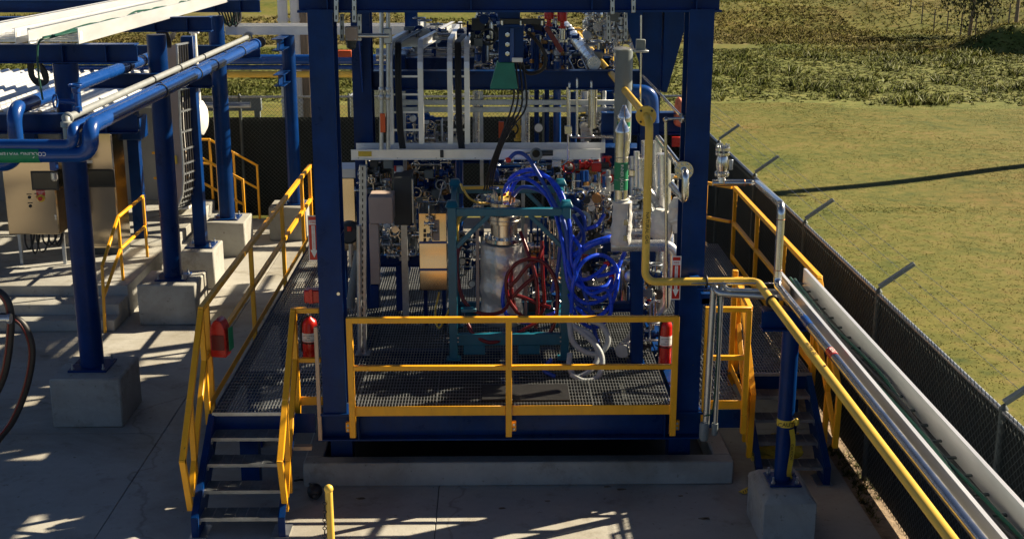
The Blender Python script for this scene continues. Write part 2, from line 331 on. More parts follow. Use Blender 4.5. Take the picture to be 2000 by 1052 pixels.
# raised concrete pad with steps
pad = T('concrete_pad', 'raised concrete pad with three steps under the steel cabinets', 'concrete pad', (-10.8, 19.6, 0))
s1, s2, s3 = P(20, 626, z=.18).y, P(20, 594, z=.35).y, P(20, 557, z=.52).y
M().box(-16, -5.78, s3, 26.0, 0, .52).build('slab', 'conc', pad, .012)
M().box(-16, -5.80, s2, s3+.01, 0, .35).build('step', 'conc', pad, .012)
M().box(-16, -5.80, s1, s2+.01, 0, .18).build('step', 'conc', pad, .012)
# ---------------- footings and pipe-rack frames
def footing(name, label, x0, x1, y0, y1, h, grp='concrete footings', cham=.02):
    o = M().box(x0, x1, y0, y1, 0, h).build(name, 'conc', None, cham); tag(o, label, 'footing', grp); return o
FT = [('concrete footing of the nearest round blue post at far left', -5.45, -4.58, 14.78, 15.66, .64),
      ('concrete footing of the second blue post from the left, beside the pad steps', -5.5, -4.6, 18.98, 19.85, .66),
      ('concrete footing carrying the square blue post', -5.3, -4.74, 21.0, 21.8, .68),
      ('concrete footing of the round blue post beside the black fence', -5.39, -4.64, 23.25, 24.1, .66),
      ('small concrete footing of the lone blue post by the rear fence', -4.4, -3.66, 24.5, 25.2, .68)]
for t_ in FT: footing('concrete_footing', *t_)
# the square post's footing and its neighbour show stepped offsets
def bolts(par, cx, cy, z, w, mat='galv'):
    for a in (-1, 1):
        for b in (-1, 1):
            M().lathe((cx+a*w, cy+b*w, z), Z, [(.022, 0), (.022, .02), (.012, .021), (.012, .07)], 6).build('anchor_bolt', mat, par)
def rack(label, x, y, zf, ups, r=.145, sq=False, xl=-9.5, xr=-4.19, zt=4.44):
    t = T('pipe_rack_frame', label, 'pipe rack', (x, y, zf), 'blue pipe rack frames')
    M().box(x-.24, x+.24, y-.24, y+.24, zf, zf+.025).build('base_plate', 'blue', t, .003)
    bolts(t, x, y, zf+.025, .19)
    if sq: M().bar((x, y, zf+.02), (x, y, zt), .2, .2).build('post', 'blue', t, .006)
    else: M().lathe((x, y, zf+.025), Z, [(r, 0), (r, zt-zf-.03)], 24).build('post', 'blue', t)
    for z0, z1, a, b in ups:
        M().ibeam((a, y-(.0 if z1 > 4.2 else .22), (z0+z1)/2), (b, y-(.0 if z1 > 4.2 else .22), (z0+z1)/2), .2, z1-z0).build('cross_beam', 'blue', t)
        for q in (b-.35, x):
            M().box(q-.006, q+.006, y-.09-(.0 if z1 > 4.2 else .22), y+.09-(.0 if z1 > 4.2 else .22), z0+.015, z1-.015).build('stiffener', 'blue', t)
    return t
rack('nearest blue pipe rack post with two long cross beams at left', -5.05, 15.25, .64, [(4.44, 4.66, -9.5, -4.19), (3.64, 3.87, -9.5, -4.19)])
rack('second blue pipe rack post with two cross beams behind the nearest one', -5.03, 19.4, .66, [(4.48, 4.70, -9.5, -4.19), (3.67, 3.88, -6.0, -4.19)])
rack('square blue post between the round rack posts', -5.03, 21.4, .68, [], sq=True, zt=4.25)
rack('farthest round blue pipe rack post with two cross beams near the black fence', -5.03, 23.65, .66, [(4.50, 4.72, -9.5, -4.21), (3.69, 3.92, -9.5, -4.21)])
t = T('pipe_rack_frame', 'lone round blue post with two stub beams by the rear fence', 'pipe rack', (-3.92, 24.85, .68), 'blue pipe rack frames')
M().box(-4.12, -3.72, 24.65, 25.05, .68, .70).build('base_plate', 'blue', t, .003); bolts(t, -3.92, 24.85, .70, .15)
M().lathe((-3.92, 24.85, .70), Z, [(.13, 0), (.13, 3.35)], 22).build('post', 'blue', t)
for z_ in (3.22, 3.88): M().ibeam((-3.98, 23.9, z_), (-3.98, 25.3, z_), .2, .22).build('stub_beam', 'blue', t)
# ---------------- cable trays
def ladder_tray(name, label, paths, dep, par=None, mat='alu', cable=None, rung=.25, grp='cable trays', rungmat=None, up=None):
    """paths = left and right rail centre lines (lists of points)"""
    a, b = paths; t = par or T(name, label, 'cable tray', (Vector(a[0])+Vector(b[0]))/2, grp)
    for q, s_ in ((a, 1), (b, -1)):
        m = M(); h, fl, th = dep/2, .028, .005
        mm = M()
        for i in range(len(q)-1):
            u_ = up or (0, 0, 1)
            mm.bar(q[i], q[i+1], .008, dep, u_)
            d_ = (Vector(q[i+1])-Vector(q[i])).normalized(); uu = Vector(u_); sd_ = d_.cross(uu).normalized(); uu = sd_.cross(d_)
            for k in (-1, 1): mm.bar(Vector(q[i])+uu*k*(h-.002)+sd_*.012*s_, Vector(q[i+1])+uu*k*(h-.002)+sd_*.012*s_, .03, .006, u_)
        mm.build('side_rail', mat, t)
    la = [0]
    for p0, p1 in zip(a, a[1:]): la.append(la[-1]+(Vector(p1)-Vector(p0)).length)
    n = int(la[-1]/rung); k = 0
    for i in range(n+1):
        s_ = i*rung+.03
        while k < len(a)-2 and s_ > la[k+1]: k += 1
        f = (s_-la[k])/max(1e-6, la[k+1]-la[k]); f = min(1, f)
        A = Vector(a[k]).lerp(Vector(a[k+1]), f); B = Vector(b[k]).lerp(Vector(b[k+1]), f)
        d_ = (Vector(a[k+1])-Vector(a[k])).normalized(); sd_ = (B-A).normalized(); uu = d_.cross(sd_)
        if up is None and uu.z < 0: uu = -uu
        off = uu*(-dep*.32) if up is None else uu*0
        M().bar(A+off, B+off, .025, .014, uu).build('rung', rungmat or mat, t)
    return t
zr = 4.77
tA = ladder_tray('cable_tray', 'right hand aluminium cable tray with green cable on the upper rack beams',
    ([(-5.36, 14.98, zr), (-5.36, 26.0, zr)], [(-4.785, 14.98, zr), (-4.785, 26.0, zr)]), .18)
tB = ladder_tray('cable_tray', 'left hand aluminium cable tray on the upper rack beams',
    ([(-6.10, 14.98, zr), (-6.10, 26.0, zr)], [(-5.51, 14.98, zr), (-5.51, 26.0, zr)]), .18)
for t_, x_ in ((tA, -4.779), (tB, -5.504)):
    M().box(x_, x_+.003, 15.02, 15.12, zr-.05, zr+.045).build('paper_tag', 'label', t_)
def hose(name, label, pts, r, mat, cat='hose', n=10, grp=None, seg=6):
    o = M().tube(spline(pts, seg), r, n).build(name, mat); return tag(o, label, cat, grp)
gc = T('ground_cable', 'loose green cable strung along the left cable tray and dangling', 'cable', (-5.2, 15, 4.6))
for k in range(4):
    pts = [(-5.12+.10*math.sin(i*1.7+k)-.03*k, 15.0+i*.9, zr-.02+.03*math.sin(i*2.3+k)) for i in range(12)]
    if k == 0: pts = [(-5.22, 14.86, 4.05), (-5.24, 14.86, 4.4), (-5.22, 14.9, 4.70)]+pts
    M().tube(spline(pts, 5), .013, 6).build('strand', 'cable', gc)
bc = T('black_cable_loop', 'black cable loops hanging under the nearest upper rack beam', 'cable', (-5.3, 15.2, 4.2))
for k in range(3):
    M().tube(spline(PY([(55+k*4, 122, 15.3), (60+k*3, 150, 15.3), (75+k*3, 166-k*4, 15.3), (92-k*2, 160, 15.3), (90-k*4, 140, 15.3), (78+k, 124, 15.3)]), 6), .018, 7).build('strand', 'black', bc)
dc = T('cable_bundle', 'black and green cable bundle drooping from the tray near the farthest rack beam', 'cable', (-5, 23, 4.2))
for k in range(7):
    M().tube(spline(PY([(425+k*6, 20, 23.9), (432+k*5, 34, 23.9), (440+k*4, 46+3*(k % 3), 23.9), (452+k*3, 40, 24.0), (458+k*2, 24, 24.1)]), 5), .016, 6).build('strand', 'cable' if k % 3 == 1 else 'black', dc)
dc = T('cable_bundle', 'black cable bundle dropping beside the second rack post', 'cable', (-5, 20, 4.2))
for k in range(6):
    M().tube(spline(PY([(305+k*4, 60, 20.0), (312+k*4, 75, 20.1), (318+k*3, 92, 20.2), (338-k*2, 75, 20.3), (342+k, 60, 20.4)]), 5), .018, 6).build('strand', 'black', dc)
# ---------------- pipes on the lower beams
def pipe(name, label, pts, r, mat, bend=None, n=16, grp=None, cat='pipe', clamps=(), cl=('black', .01, .035), par=None, weld=False):
    path = fillet(pts, bend or r*3, 7)
    t = par or T(name, label, cat, Vector(pts[0]), grp)
    M().tube(path, r, n).build('pipe', mat, t)
    for c, ax in clamps: M().lathe(Vector(c)-Vector(ax)*cl[2]/2, ax, [(r+.001, 0), (r+cl[1], 0), (r+cl[1], cl[2]), (r+.001, cl[2])], n).build('clamp', cl[0], t)
    return t
def flange(par, c, ax, R, th, nb=8, mat='ss', boltm='galv'):
    c, ax = Vector(c), Vector(ax).normalized(); M().lathe(c-ax*th/2, ax, [(R*.98, 0), (R, .004), (R, th-.004), (R*.98, th)], 28).build('flange', mat, par)
    a = Vector((0, 0, 1)) if abs(ax.z) < .9 else Vector((1, 0, 0)); x = (a-ax*a.dot(ax)).normalized(); y = ax.cross(x)
    for k in range(nb):
        th_ = 2*math.pi*(k+.5)/nb; q = c+(x*math.cos(th_)+y*math.sin(th_))*R*.76
        M().lathe(q-ax*(th/2+.018), ax, [(R*.11, 0), (R*.11, th+.036)], 6).build('bolt', boltm, par)
zb = 3.98
ax_ = (0, 1, 0)
a0, a1 = P(170, 248, z=zb), P(500, 88, z=zb)
a1.x = a0.x = (a0.x+a1.x)/2
dn = P(170, 303, y=a0.y-.05).z
pt = pipe('cooling_water_pipe', 'blue cooling water supply pipe with green label on the rack', [a1, a0, (a0.x, a0.y, dn), (-9.5, a0.y, dn)], .085, 'pipeblue', .17,
     clamps=[((a0.x, y_, zb), ax_) for y_ in (16.2, 18.2, 19.35, 21.5, 23.4)])
M().lathe((a1.x, a1.y-.03, zb), ax_, [(.09, 0), (.105, .01), (.105, .10), (.02, .13)], 18).build('end_cap', 'pipeblue', pt)
lx = P(28, 306, y=a0.y).x
M().lathe((lx-.28, a0.y, dn), X, [(.0875, 0), (.0875, .56)], 20).build('label_band', 'green', pt)
text_part('lettering', 'COOLING WATER SUPPLY', .058, (lx+.02, a0.y-.0855, dn+.020), -X, -Z, 'label', pt)
text_part('lettering', '\u2192', .09, (lx+.22, a0.y-.0855, dn+.0), X, Z, 'label', pt)
xw = a0.x-.24
p2 = pipe('cooling_water_pipe', 'narrow blue return pipe running just left of the labelled blue pipe', [(a0.x-.17, 23.0, zb-.02), (a0.x-.17, a0.y-.02, zb-.02), (a0.x-.17, a0.y-.02, dn+.1), (-9.5, a0.y+.16, dn+.1)], .062, 'pipeblue', .15,
     clamps=[((a0.x-.17, y_, zb-.02), ax_) for y_ in (16.8, 18.9, 21)])
b0, b1 = P(138, 232, z=zb+.02), P(478, 73, z=zb+.02); b0.x = b1.x = (b0.x+b1.x)/2
p3 = pipe('white_pipe', 'white water pipe with elbows running along the rack above the blue pipe', [b1, b0, (b0.x, b0.y, P(135, 294, y=b0.y).z), (-9.5, b0.y, P(135, 294, y=b0.y).z)], .042, 'whitepipe', .06,
     clamps=[((b0.x, y_, zb+.02), ax_) for y_ in (17.3, 18.8, 20.4)])
for c_, a_ in ((b0, Y), (b0, Z), ((b0.x, b0.y, P(135, 294, y=b0.y).z), Z), ((b0.x, b0.y, P(135, 294, y=b0.y).z), X)):
    s_ = -1 if a_ is Z and c_ is b0 else (1 if a_ is Z else (1 if a_ is Y else -1))
    M().lathe(Vector(c_)+a_*s_*.06-a_*.035, a_, [(.05, 0), (.062, .01), (.062, .06), (.05, .07)], 16).build('fitting', 'whitepipe', p3)
M().torus((b1.x, b1.y+.02, b1.z), Y, .075, .02).build('end_ring', 'galv', p3)
vv = T('blue_valve', 'small blue valve with handwheel on the white rack pipe', 'valve', (b0.x+.05, b0.y+.35, zb+.05))
M().lathe((b0.x+.02, b0.y+.35, zb+.05), Z, [(.05, 0), (.05, .05), (.03, .06), (.03, .2), (.045, .21), (.045, .26)], 12).build('body', 'pipeblue', vv)
M().torus((b0.x+.02, b0.y+.35, zb+.34), Z, .07, .012).build('handwheel', 'pipeblue', vv)
M().rod((b0.x+.02, b0.y+.35, zb+.15), (b0.x-.16, b0.y+.3, zb+.17), .03).build('branch', 'pipeblue', vv)
M().torus((b0.x-.2, b0.y+.3, zb+.17), X, .07, .012).build('side_handwheel', 'pipeblue', vv)
c0, c1 = P(42, 214, z=zb), P(282, 112, z=zb); c0.x = c1.x = (c0.x+c1.x)/2
pipe('cooling_water_pipe', 'sunlit blue pipe at the left edge passing over the corrugated roof', [c1, c0, (c0.x, c0.y, 3.35), (-9.5, c0.y, 3.35)], .085, 'pipeblue', .19,
     clamps=[((c0.x, y_, zb), ax_) for y_ in (16.6, 19.2, 20.1)])
# ---------------- canopy with corrugated roof
cn = T('cabinet_canopy', 'corrugated metal roof canopy over the stainless cabinets', 'canopy', (-9, 22, .52))
m = M(); xs_ = np.arange(-13, -6.19, .06); prof_ = [(0, 0), (.10, 0), (.13, .035), (.17, .035), (.20, 0)]
top = []
x_ = -13.0
while x_ < -6.2:
    for dx, dz in prof_[:-1]: top.append((x_+dx, 3.2+dz))
    x_ += .2
n_ = len(top)
m.add([(a, 19.9, b) for a, b in top]+[(a, 26.2, b-.02) for a, b in top]+[(a, 19.9, b-.004) for a, b in top]+[(a, 26.2, b-.024) for a, b in top],
      [[i, i+1, n_+i+1, n_+i] for i in range(n_-1)]+[[2*n_+i+1, 2*n_+i, 3*n_+i, 3*n_+i+1] for i in range(n_-1)])
m.build('roof_sheet', 'roof', cn)
M().box(-13, -6.2, 19.86, 19.9, 3.05, 3.21).build('fascia', 'wall', cn)
for x_ in (-6.42, -9.4):
    for y_ in (22.7, 25.9): M().bar((x_, y_, .52), (x_, y_, 3.16), .2, .2).build('column', 'blue', cn)
    M().ibeam((x_, 20.2, 3.06), (x_, 26, 3.06), .15, .2).build('roof_beam', 'blue', cn)
M().box(-6.62, -6.22, 22.45, 22.95, 2.35, 2.75).build('bracket', 'blue', cn, .01)
M().box(-13, -6.5, 26.0, 26.06, .52, 3.0).build('back_wall', 'wall', cn)
M().box(-6.35, -5.98, 24.6, 25.2, .62, 2.75).build('side_panel', 'white', cn, .01)
M().rod((-7, 24.3, 2.72), (-4.6, 24.3, 2.72), .055).build('conduit', 'galv', cn)
# ---------------- stainless control cabinets
def cabinet1():
    t = T('control_cabinet', 'stainless control cabinet with touch screen and emergency stop at left edge', 'control cabinet', (-7.55, 20.7, .52))
    x0, x1, y0, z0, z1 = -7.97, -7.13, 20.5, 1.1, 2.50
    M().box(x0, x1, y0+.012, y0+.42, z0, z1).build('body', 'brush', t, .006)
    M().box(x0+.008, x1-.008, y0-.012, y0+.012, z0+.01, z1-.02).build('door', 'brush', t, .008)
    s = M().box(*[P(27, 0, y=y0).x, P(82, 0, y=y0).x], y0-.03, y0-.012, P(0, 371, y=y0).z, P(0, 334, y=y0).z).build('screen_bezel', 'black', t, .004)
    M().box(P(30, 0, y=y0).x, P(79, 0, y=y0).x, y0-.034, y0-.03, P(0, 368, y=y0).z, P(0, 337, y=y0).z).build('screen', 'screen', s)
    rx = P(43, 0, y=y0).x; rz = P(0, 376, y=y0).z
    pl = M().box(rx-.07, rx+.07, y0-.016, y0-.012, rz-.05, rz+.05).build('warning_plate', 'red', t)
    text_part('lettering', 'EMERGENCY\nSTOP', .028, (rx, y0-.017, rz), X, Z, 'label', pl)
    ez = P(0, 387, y=y0).z
    e = M().lathe((rx, y0-.012, ez), -Y, [(.062, 0), (.062, .015)], 18).build('stop_collar', 'tape', t)
    M().lathe((rx, y0-.027, ez), -Y, [(.02, 0), (.02, .02), (.034, .022), (.034, .045)], 16).build('stop_button', 'red', e)
    for px_, py_, m_ in ((58, 385, 'black'), (73, 384, 'brass'), (60, 402, 'black')):
        q = P(px_, py_, y=y0); M().lathe((q.x, y0-.012, q.z), -Y, [(.026, 0), (.026, .01), (.018, .012), (.018, .03)], 14).build('button', m_, t)
        M().box(q.x-.04, q.x+.04, y0-.015, y0-.012, q.z+.045, q.z+.06).build('button_tag', 'screen', t)
    for z_ in (1.35, 1.9, 2.3): M().box(x1-.05, x1-.02, y0-.03, y0-.012, z_, z_+.09).build('latch', 'ss', t, .004)
    for x_ in (x0+.06, x1-.06): M().bar((x_, y0+.3, .52), (x_, y0+.3, z0), .05).build('leg', 'galv', t)
    return t
cabinet1()
t = T('control_cabinet', 'tall stainless cabinet with dark screen standing behind the nearest rack post', 'control cabinet', (-6.85, 21.7, .52))
M().box(-7.25, -6.42, 21.4, 22.05, .64, 2.9).build('body', 'brush', t, .008)
M().box(-7.24, -6.43, 21.375, 21.4, .68, 2.88).build('door', 'brush', t, .008)
M().box(-7.25, -6.42, 21.43, 22.0, .52, .64).build('plinth', 'dark', t)
s = M().box(-7.15, P(196, 0, y=21.37).x, 21.355, 21.375, P(0, 366, y=21.37).z, P(0, 331, y=21.37).z).build('screen_bezel', 'black', t, .004)
M().box(-7.13, P(193, 0, y=21.37).x, 21.351, 21.355, P(0, 363, y=21.37).z, P(0, 334, y=21.37).z).build('screen', 'screen', s)
q = P(213, 360, y=21.37); M().lathe((q.x, 21.375, q.z), -Y, [(.03, 0), (.03, .012), (.02, .02)], 14).build('lock', 'galv', t)
q = P(170, 316, y=21.37); M().box(q.x-.09, q.x+.09, 21.371, 21.375, q.z-.025, q.z+.025).build('paper_label', 'label', t)
cb = T('cable_bundle', 'black cables looping out beneath the stainless control cabinet with touch screen', 'cable', (-7.5, 20.8, .55))
for k in range(6):
    x_ = -7.80+k*.1; d_ = random.uniform(.25, .48); s_ = random.uniform(.1, .3)
    M().tube(spline([(x_, 20.75, 1.12), (x_+.01, 20.72, 1.12-d_*.7), (x_+s_*.5, 20.72, 1.12-d_), (x_+s_, 20.74, 1.12-d_*.6), (x_+s_+.02, 20.8, 1.1)], 5), .016, 6).build('strand', 'black', cb)
bx2 = T('wall_device', 'small blue regulator with clear bowl beside the touch screen cabinet', 'regulator', P(104, 330, y=20.3))
q = P(105, 325, y=20.3); M().box(q.x-.05, q.x+.06, 20.24, 20.36, q.z-.06, q.z+.08).build('body', 'pipeblue', bx2, .01)
q = P(106, 345, y=20.3); M().lathe((q.x, 20.3, q.z-.07), Z, [(.03, 0), (.055, .03), (.055, .13)], 14).build('bowl', 'clad', bx2)
# vertical ladder tray dropping beside the second rack post
Yl = 20.9
ed = [(324, 343, 88), (327, 347, 170), (330, 350, 250), (335, 355, 313), (337, 356, 350), (334, 354, 380), (325, 347, 400), (312, 338, 412)]
vl = T('cable_tray', 'vertical galvanised cable ladder curving in beside the second rack post', 'cable tray', P(330, 412, y=Yl), 'cable trays')
for k, dv in enumerate((Vector((0, 0, 0)), Vector((.16, .55, 0)))):
    m = M(); L = [P(a, c, y=Yl)+dv for a, b, c in ed]; R_ = [P(b, c, y=Yl)+dv for a, b, c in ed]; n_ = len(ed); th = Vector((0, .008, 0))
    m.add(L+R_+[p+th for p in L]+[p+th for p in R_], [[i, i+1, n_+i+1, n_+i] for i in range(n_-1)]+[[2*n_+i+1, 2*n_+i, 3*n_+i, 3*n_+i+1] for i in range(n_-1)]+[[n_+i, n_+i+1, 3*n_+i+1, 3*n_+i] for i in range(n_-1)]+[[i+1, i, 2*n_+i, 2*n_+i+1] for i in range(n_-1)])
    m.build('side_rail', 'pink' if k == 0 else 'galv', vl)
    M().tube([p+Vector((.02, 0, 0)) for p in R_], .022, 6).build('rail_lip', 'galv', vl)
A = [P(b, c, y=Yl) for a, b, c in ed]
for i in range(14):
    f = i/13*(len(A)-1); k = min(int(f), len(A)-2); p = A[k].lerp(A[k+1], f-k); M().bar(p+Vector((.0, .01, 0)), p+Vector((.16, .55, 0)), .03, .03).build('rung', 'galv', vl)
q = P(346, 312, y=20.88); M().box(q.x-.05, q.x-.0, 20.87, 20.885, q.z-.07, q.z+.07).build('warning_sticker', 'tape', vl)
vc = T('cable_bundle', 'dark cables running down inside the vertical cable ladder', 'cable', P(345, 300, y=21))
for k in range(5):
    M().tube(spline([p+Vector((.03+.022*k, .12+.08*k, 0)) for p in A], 4), .018, 6).build('strand', 'black', vc)
# ---------------- small yellow rails on the pad and far stair
def rail_thing(label, segs, w=.045, grp='yellow guard rails', mat='yellow', name='guard_rail', bev=.004):
    """segs = list of (part name, p0, p1, w, h)"""
    t = T(name, label, 'railing', Vector(segs[0][1]), grp)
    for nm, p0, p1, *r in segs:
        M().bar(p0, p1, r[0] if r else w, r[1] if len(r) > 1 else (r[0] if r else w), ext=(r[0] if r else w)/2*.9).build(nm, mat, t, bev)
    return t
xr = -5.93
rail_thing('small yellow stair rail on the raised pad beside the steps', [
    ('post', (xr, 21.25, .52), (xr, 21.25, 1.58)), ('post', (xr, 19.75, .52), (xr, 19.75, 1.55)),
    ('top_rail', (xr, 21.25, 1.58), (xr, 19.75, 1.56)), ('mid_rail', (xr, 21.25, 1.06), (xr, 19.75, 1.04)),
    ('sloped_rail', (xr, 19.75, 1.56), (xr, 18.75, 1.02)), ('end_post', (xr, 18.75, 1.02), (xr, 18.62, .02)), ('sloped_rail', (xr, 19.75, 1.04), (xr, 18.70, .55))], .042)
# far steps and their rails behind the rack
pd2 = T('concrete_pad', 'stepped concrete pad behind the rack below the far yellow stair rails', 'concrete pad', (-6, 25, 0))
for k, (a, b, h) in enumerate(((-5.80, -5.62, .30), (-5.615, -5.45, .15))): M().box(a, b, 21.9, 26.0, 0, h).build('step', 'conc', pd2, .01)
xf = -5.75
for yy_, nm in ((24.6, 'near yellow stair rail at the far pad by the black fence'), (26.2, 'rear yellow stair rail at the far pad against the black fence')):
    rail_thing(nm, [('post', (-5.85, yy_, .52), (-5.85, yy_, 1.75)), ('post', (-4.95, yy_+.3, 0), (-4.95, yy_+.3, 1.15)), ('post', (-5.4, yy_+.15, .2), (-5.4, yy_+.15, 1.45)),
        ('top_rail', (-6.6, yy_, 1.75), (-5.85, yy_, 1.75)), ('sloped_rail', (-5.85, yy_, 1.75), (-4.95, yy_+.3, 1.15)), ('sloped_rail', (-5.85, yy_, 1.25), (-4.95, yy_+.3, .65)), ('mid_rail', (-6.6, yy_, 1.25), (-5.85, yy_, 1.25))], .045)
# ================================================================ SKID STRUCTURE
curb = T('containment_curb', 'low concrete containment curb around the pit under the blue skid', 'concrete curb', (.28, 13.1, 0))
M().box(-2.10, 2.67, 13.0, 13.2, 0, .28).build('curb_wall', 'conc', curb, .015)
M().box(2.47, 2.67, 13.204, 20.5, 0, .277).build('curb_wall', 'conc', curb, .015)
M().box(-2.10, -1.90, 13.204, 20.5, 0, .277).build('curb_wall', 'conc', curb, .015)
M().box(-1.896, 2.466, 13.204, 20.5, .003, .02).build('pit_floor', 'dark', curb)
XL, XR = (-1.82, -1.57), (1.97, 2.22)
sk = T('skid_frame', 'tall dark blue steel portal frame of the process skid', 'steel frame', (.2, 13, .62))
for a, b in (XL, XR):
    for y_ in (12.98, 16.88):
        c = (a+b)/2
        M().ibeam((c, y_, .945), (c, y_, 5.2), b-a, .34, .02, .014).build('column', 'blue', sk)
        if y_ < 14:
            M().box(a-.03, b+.03, y_-.20, y_+.20, .93, .947).build('base_plate', 'blue', sk)
        for z_ in ((3.3, 3.55, 2.32) if b > 0 else (2.9,)):
            for k in (-1, 1): M().box(c+k*.066-.058, c+k*.066+.058, y_-.148, y_+.148, z_-.006, z_+.006).build('stiffener', 'blue', sk)
M().ibeam((-1.92, 12.96, 5.40), (2.29, 12.96, 5.40), .30, .46, .022, .014).build('top_beam', 'blue', sk)
for x_ in (-1.62, 2.04, -.2, 1.0):
    for s_ in (1,): M().box(x_-.006, x_+.006, 12.82, 12.95, 5.195, 5.605).build('stiffener', 'blue', sk)
M().ibeam((-1.92, 16.9, 5.40), (2.29, 16.9, 5.40), .30, .46, .022, .014).build('top_beam', 'blue', sk)
for x_ in (-1.70, 2.10, .2): M().ibeam((x_, 13.12, 5.43), (x_, 16.74, 5.43), .2, .36).build('side_beam', 'blue', sk)
M().ibeam((-1.56, 16.9, 4.04), (1.96, 16.9, 4.04), .2, .25, .016).build('cross_beam', 'blue', sk)
M().ibeam((1.5, 17.3, 3.40), (2.75, 17.3, 3.40), .2, .30, .016).build('cross_beam', 'blue', sk)
M().ibeam((-1.9, 12.92, .78), (2.27, 12.92, .78), .24, .30, .018).build('base_beam', 'blue', sk)
for x_ in (-1.45, 1.86): M().box(x_-.006, x_+.006, 12.80, 12.91, .65, .91).build('stiffener', 'blue', sk)
for x_ in (-1.75, 2.12, .2): M().ibeam((x_, 13.05, .78), (x_, 20.6, .78), .2, .30, .016).build('base_beam', 'blue', sk)
for y_ in (15, 17, 19, 20.5): M().ibeam((-1.64, y_, .80), (2.01, y_, .80), .15, .24).build('base_beam', 'blue', sk)
for x_ in (-1.7, 2.1):
    for y_ in (13.4, 17, 20.4): M().box(x_-.12, x_+.12, y_-.12, y_+.12, .02, .63).build('support_leg', 'blue', sk)
# knee gusset at the rear right column, blade at the rear left one
M().poly([(1.95, 16.60, 4.2), (1.95, 16.60, 5.17), (1.60, 16.60, 5.17)], (0, .02, 0)).build('gusset', 'blue', sk)
M().poly([(2.24, 16.66, 3.9), (2.30, 16.66, 3.9), (2.62, 16.66, 5.17), (2.24, 16.66, 5.17)], (0, .2, 0)).build('brace', 'blue', sk)
M().poly([(-1.70, 16.70, 4.7), (-1.70, 16.45, 4.62), (-1.70, 16.70, 3.9)], (.02, 0, 0)).build('gusset', 'pipeblue', sk)
M().lathe(P(661, 573, y=12.81), -Y, [(.022, 0), (.018, .012)], 12).build('plug', 'ss', sk)
# second, lower frame behind (piping module)
mf = T('module_frame', 'lower blue steel frame carrying the piping behind the portal frame', 'steel frame', (.3, 19, .95))
for x_ in (-1.35, 1.95):
    for y_ in (18.6, 21.4): M().ibeam((x_, y_, .93), (x_, y_, 4.2), .2, .2).build('column', 'blue', mf)
for y_, z_ in ((18.6, 4.05), (21.4, 4.05), (18.6, 2.75), (21.4, 2.3)): M().ibeam((-1.24, y_, z_), (1.84, y_, z_), .2, .24).build('cross_beam', 'blue', mf)
for x_ in (-1.35, 1.95): M().ibeam((x_, 18.7, 4.05), (x_, 21.3, 4.05), .18, .22).build('side_beam', 'blue', mf)
M().box(-1.63, 2.0, 13.06, 20.5, .600, .612).build('shade_plate', 'dark', sk)  # dark plate added below the grating to black out light spots
hx = T('occluder_vessel', 'grey horizontal vessel added deep in the skid to shade the rear deck', 'added occluder', (1.5, 19, .95))  # vessel added as an occluder so the rear deck falls in shade
M().lathe((1.45, 17.9, 1.75), Y, [(.1, 0), (.38, .06), (.40, .12), (.40, 2.6), (.36, 2.7), (.1, 2.75)], 28).build('shell', 'bgreycyl', hx)
for y_ in (18.3, 20.1): M().box(1.1, 1.8, y_-.06, y_+.06, .953, 1.45).build('saddle', 'blue', hx)
for y_ in (17.98, 20.5): M().lathe((1.45, y_, 1.75), Y, [(.45, 0), (.45, .05)], 28).build('flange', 'bgreycyl', hx)
pn = T('occluder_panel', 'dark blue box added at the rear right of the skid to shade the deck', 'panel', (1.9, 18, .95))  # box added on the sun side to darken the rear deck
M().box(1.55, 2.05, 17.35, 17.75, 1.2, 3.05).build('body', 'blue', pn, .01)
for x_ in (1.62, 1.98): M().bar((x_, 17.55, .953), (x_, 17.55, 1.2), .06).build('leg', 'blue', pn)
# ---------------- walkway decks of bar grating
def grate(par, x0, x1, y0, y1, z=.95, pitch=.034, cross=.10, along='y'):
    m = M()
    if along == 'y':
        n = int((x1-x0)/pitch)
        for i in range(n+1): q = x0+i*(x1-x0)/n; m.box(q-.0026, q+.0026, y0, y1, z-.028, z)
        n = max(1, int((y1-y0)/cross))
        for i in range(n+1): q = y0+i*(y1-y0)/n; m.box(x0, x1, q-.0035, q+.0035, z-.010, z-.001)
    else:
        n = int((y1-y0)/pitch)
        for i in range(n+1): q = y0+i*(y1-y0)/n; m.box(x0, x1, q-.0026, q+.0026, z-.028, z)
        n = max(1, int((x1-x0)/cross))
        for i in range(n+1): q = x0+i*(x1-x0)/n; m.box(q-.0035, q+.0035, y0, y1, z-.010, z-.001)
    o = m.build('grating_panel', 'bars', par, 0, False); o['kind'] = 'stuff'; return o
dk = T('main_deck', 'galvanised bar grating deck filling the inside of the blue portal frame', 'walkway deck', (.2, 16, .92))
for x0 in np.arange(-1.48, 1.9, .86):
    for y0, y1 in ((12.99, 15.2), (15.21, 17.8), (17.81, 20.4)): grate(dk, x0+.004, min(x0+.856, 1.96), y0, y1)
lw = T('side_walkway', 'bar grating walkway left of the portal frame ending at the near stair', 'walkway deck', (-2.3, 16, .92))
for y0, y1 in ((12.85, 14.6), (14.61, 16.6), (16.61, 18.6), (18.61, 21.3)):
    grate(lw, -3.02, -2.262, y0, y1); grate(lw, -2.255, -1.49, max(y0, 13.10), y1)
M().chan((-3.04, 12.84, .835), (-3.04, 21.3, .835), .06, .17, .01, flip=1).build('edge_channel', 'blue', lw)
M().chan((-3.04, 12.835, .835), (-2.13, 12.835, .835), .06, .17, .01, flip=-1).build('edge_channel', 'blue', lw)
for y_ in (14.2, 16.6, 19, 21.2):
    M().ibeam((-2.98, y_, .84), (-1.86, y_, .84), .12, .15).build('joist', 'blue', lw)
    M().box(-2.9, -2.75, y_-.07, y_+.07, 0, .76).build('support_leg', 'blue', lw)
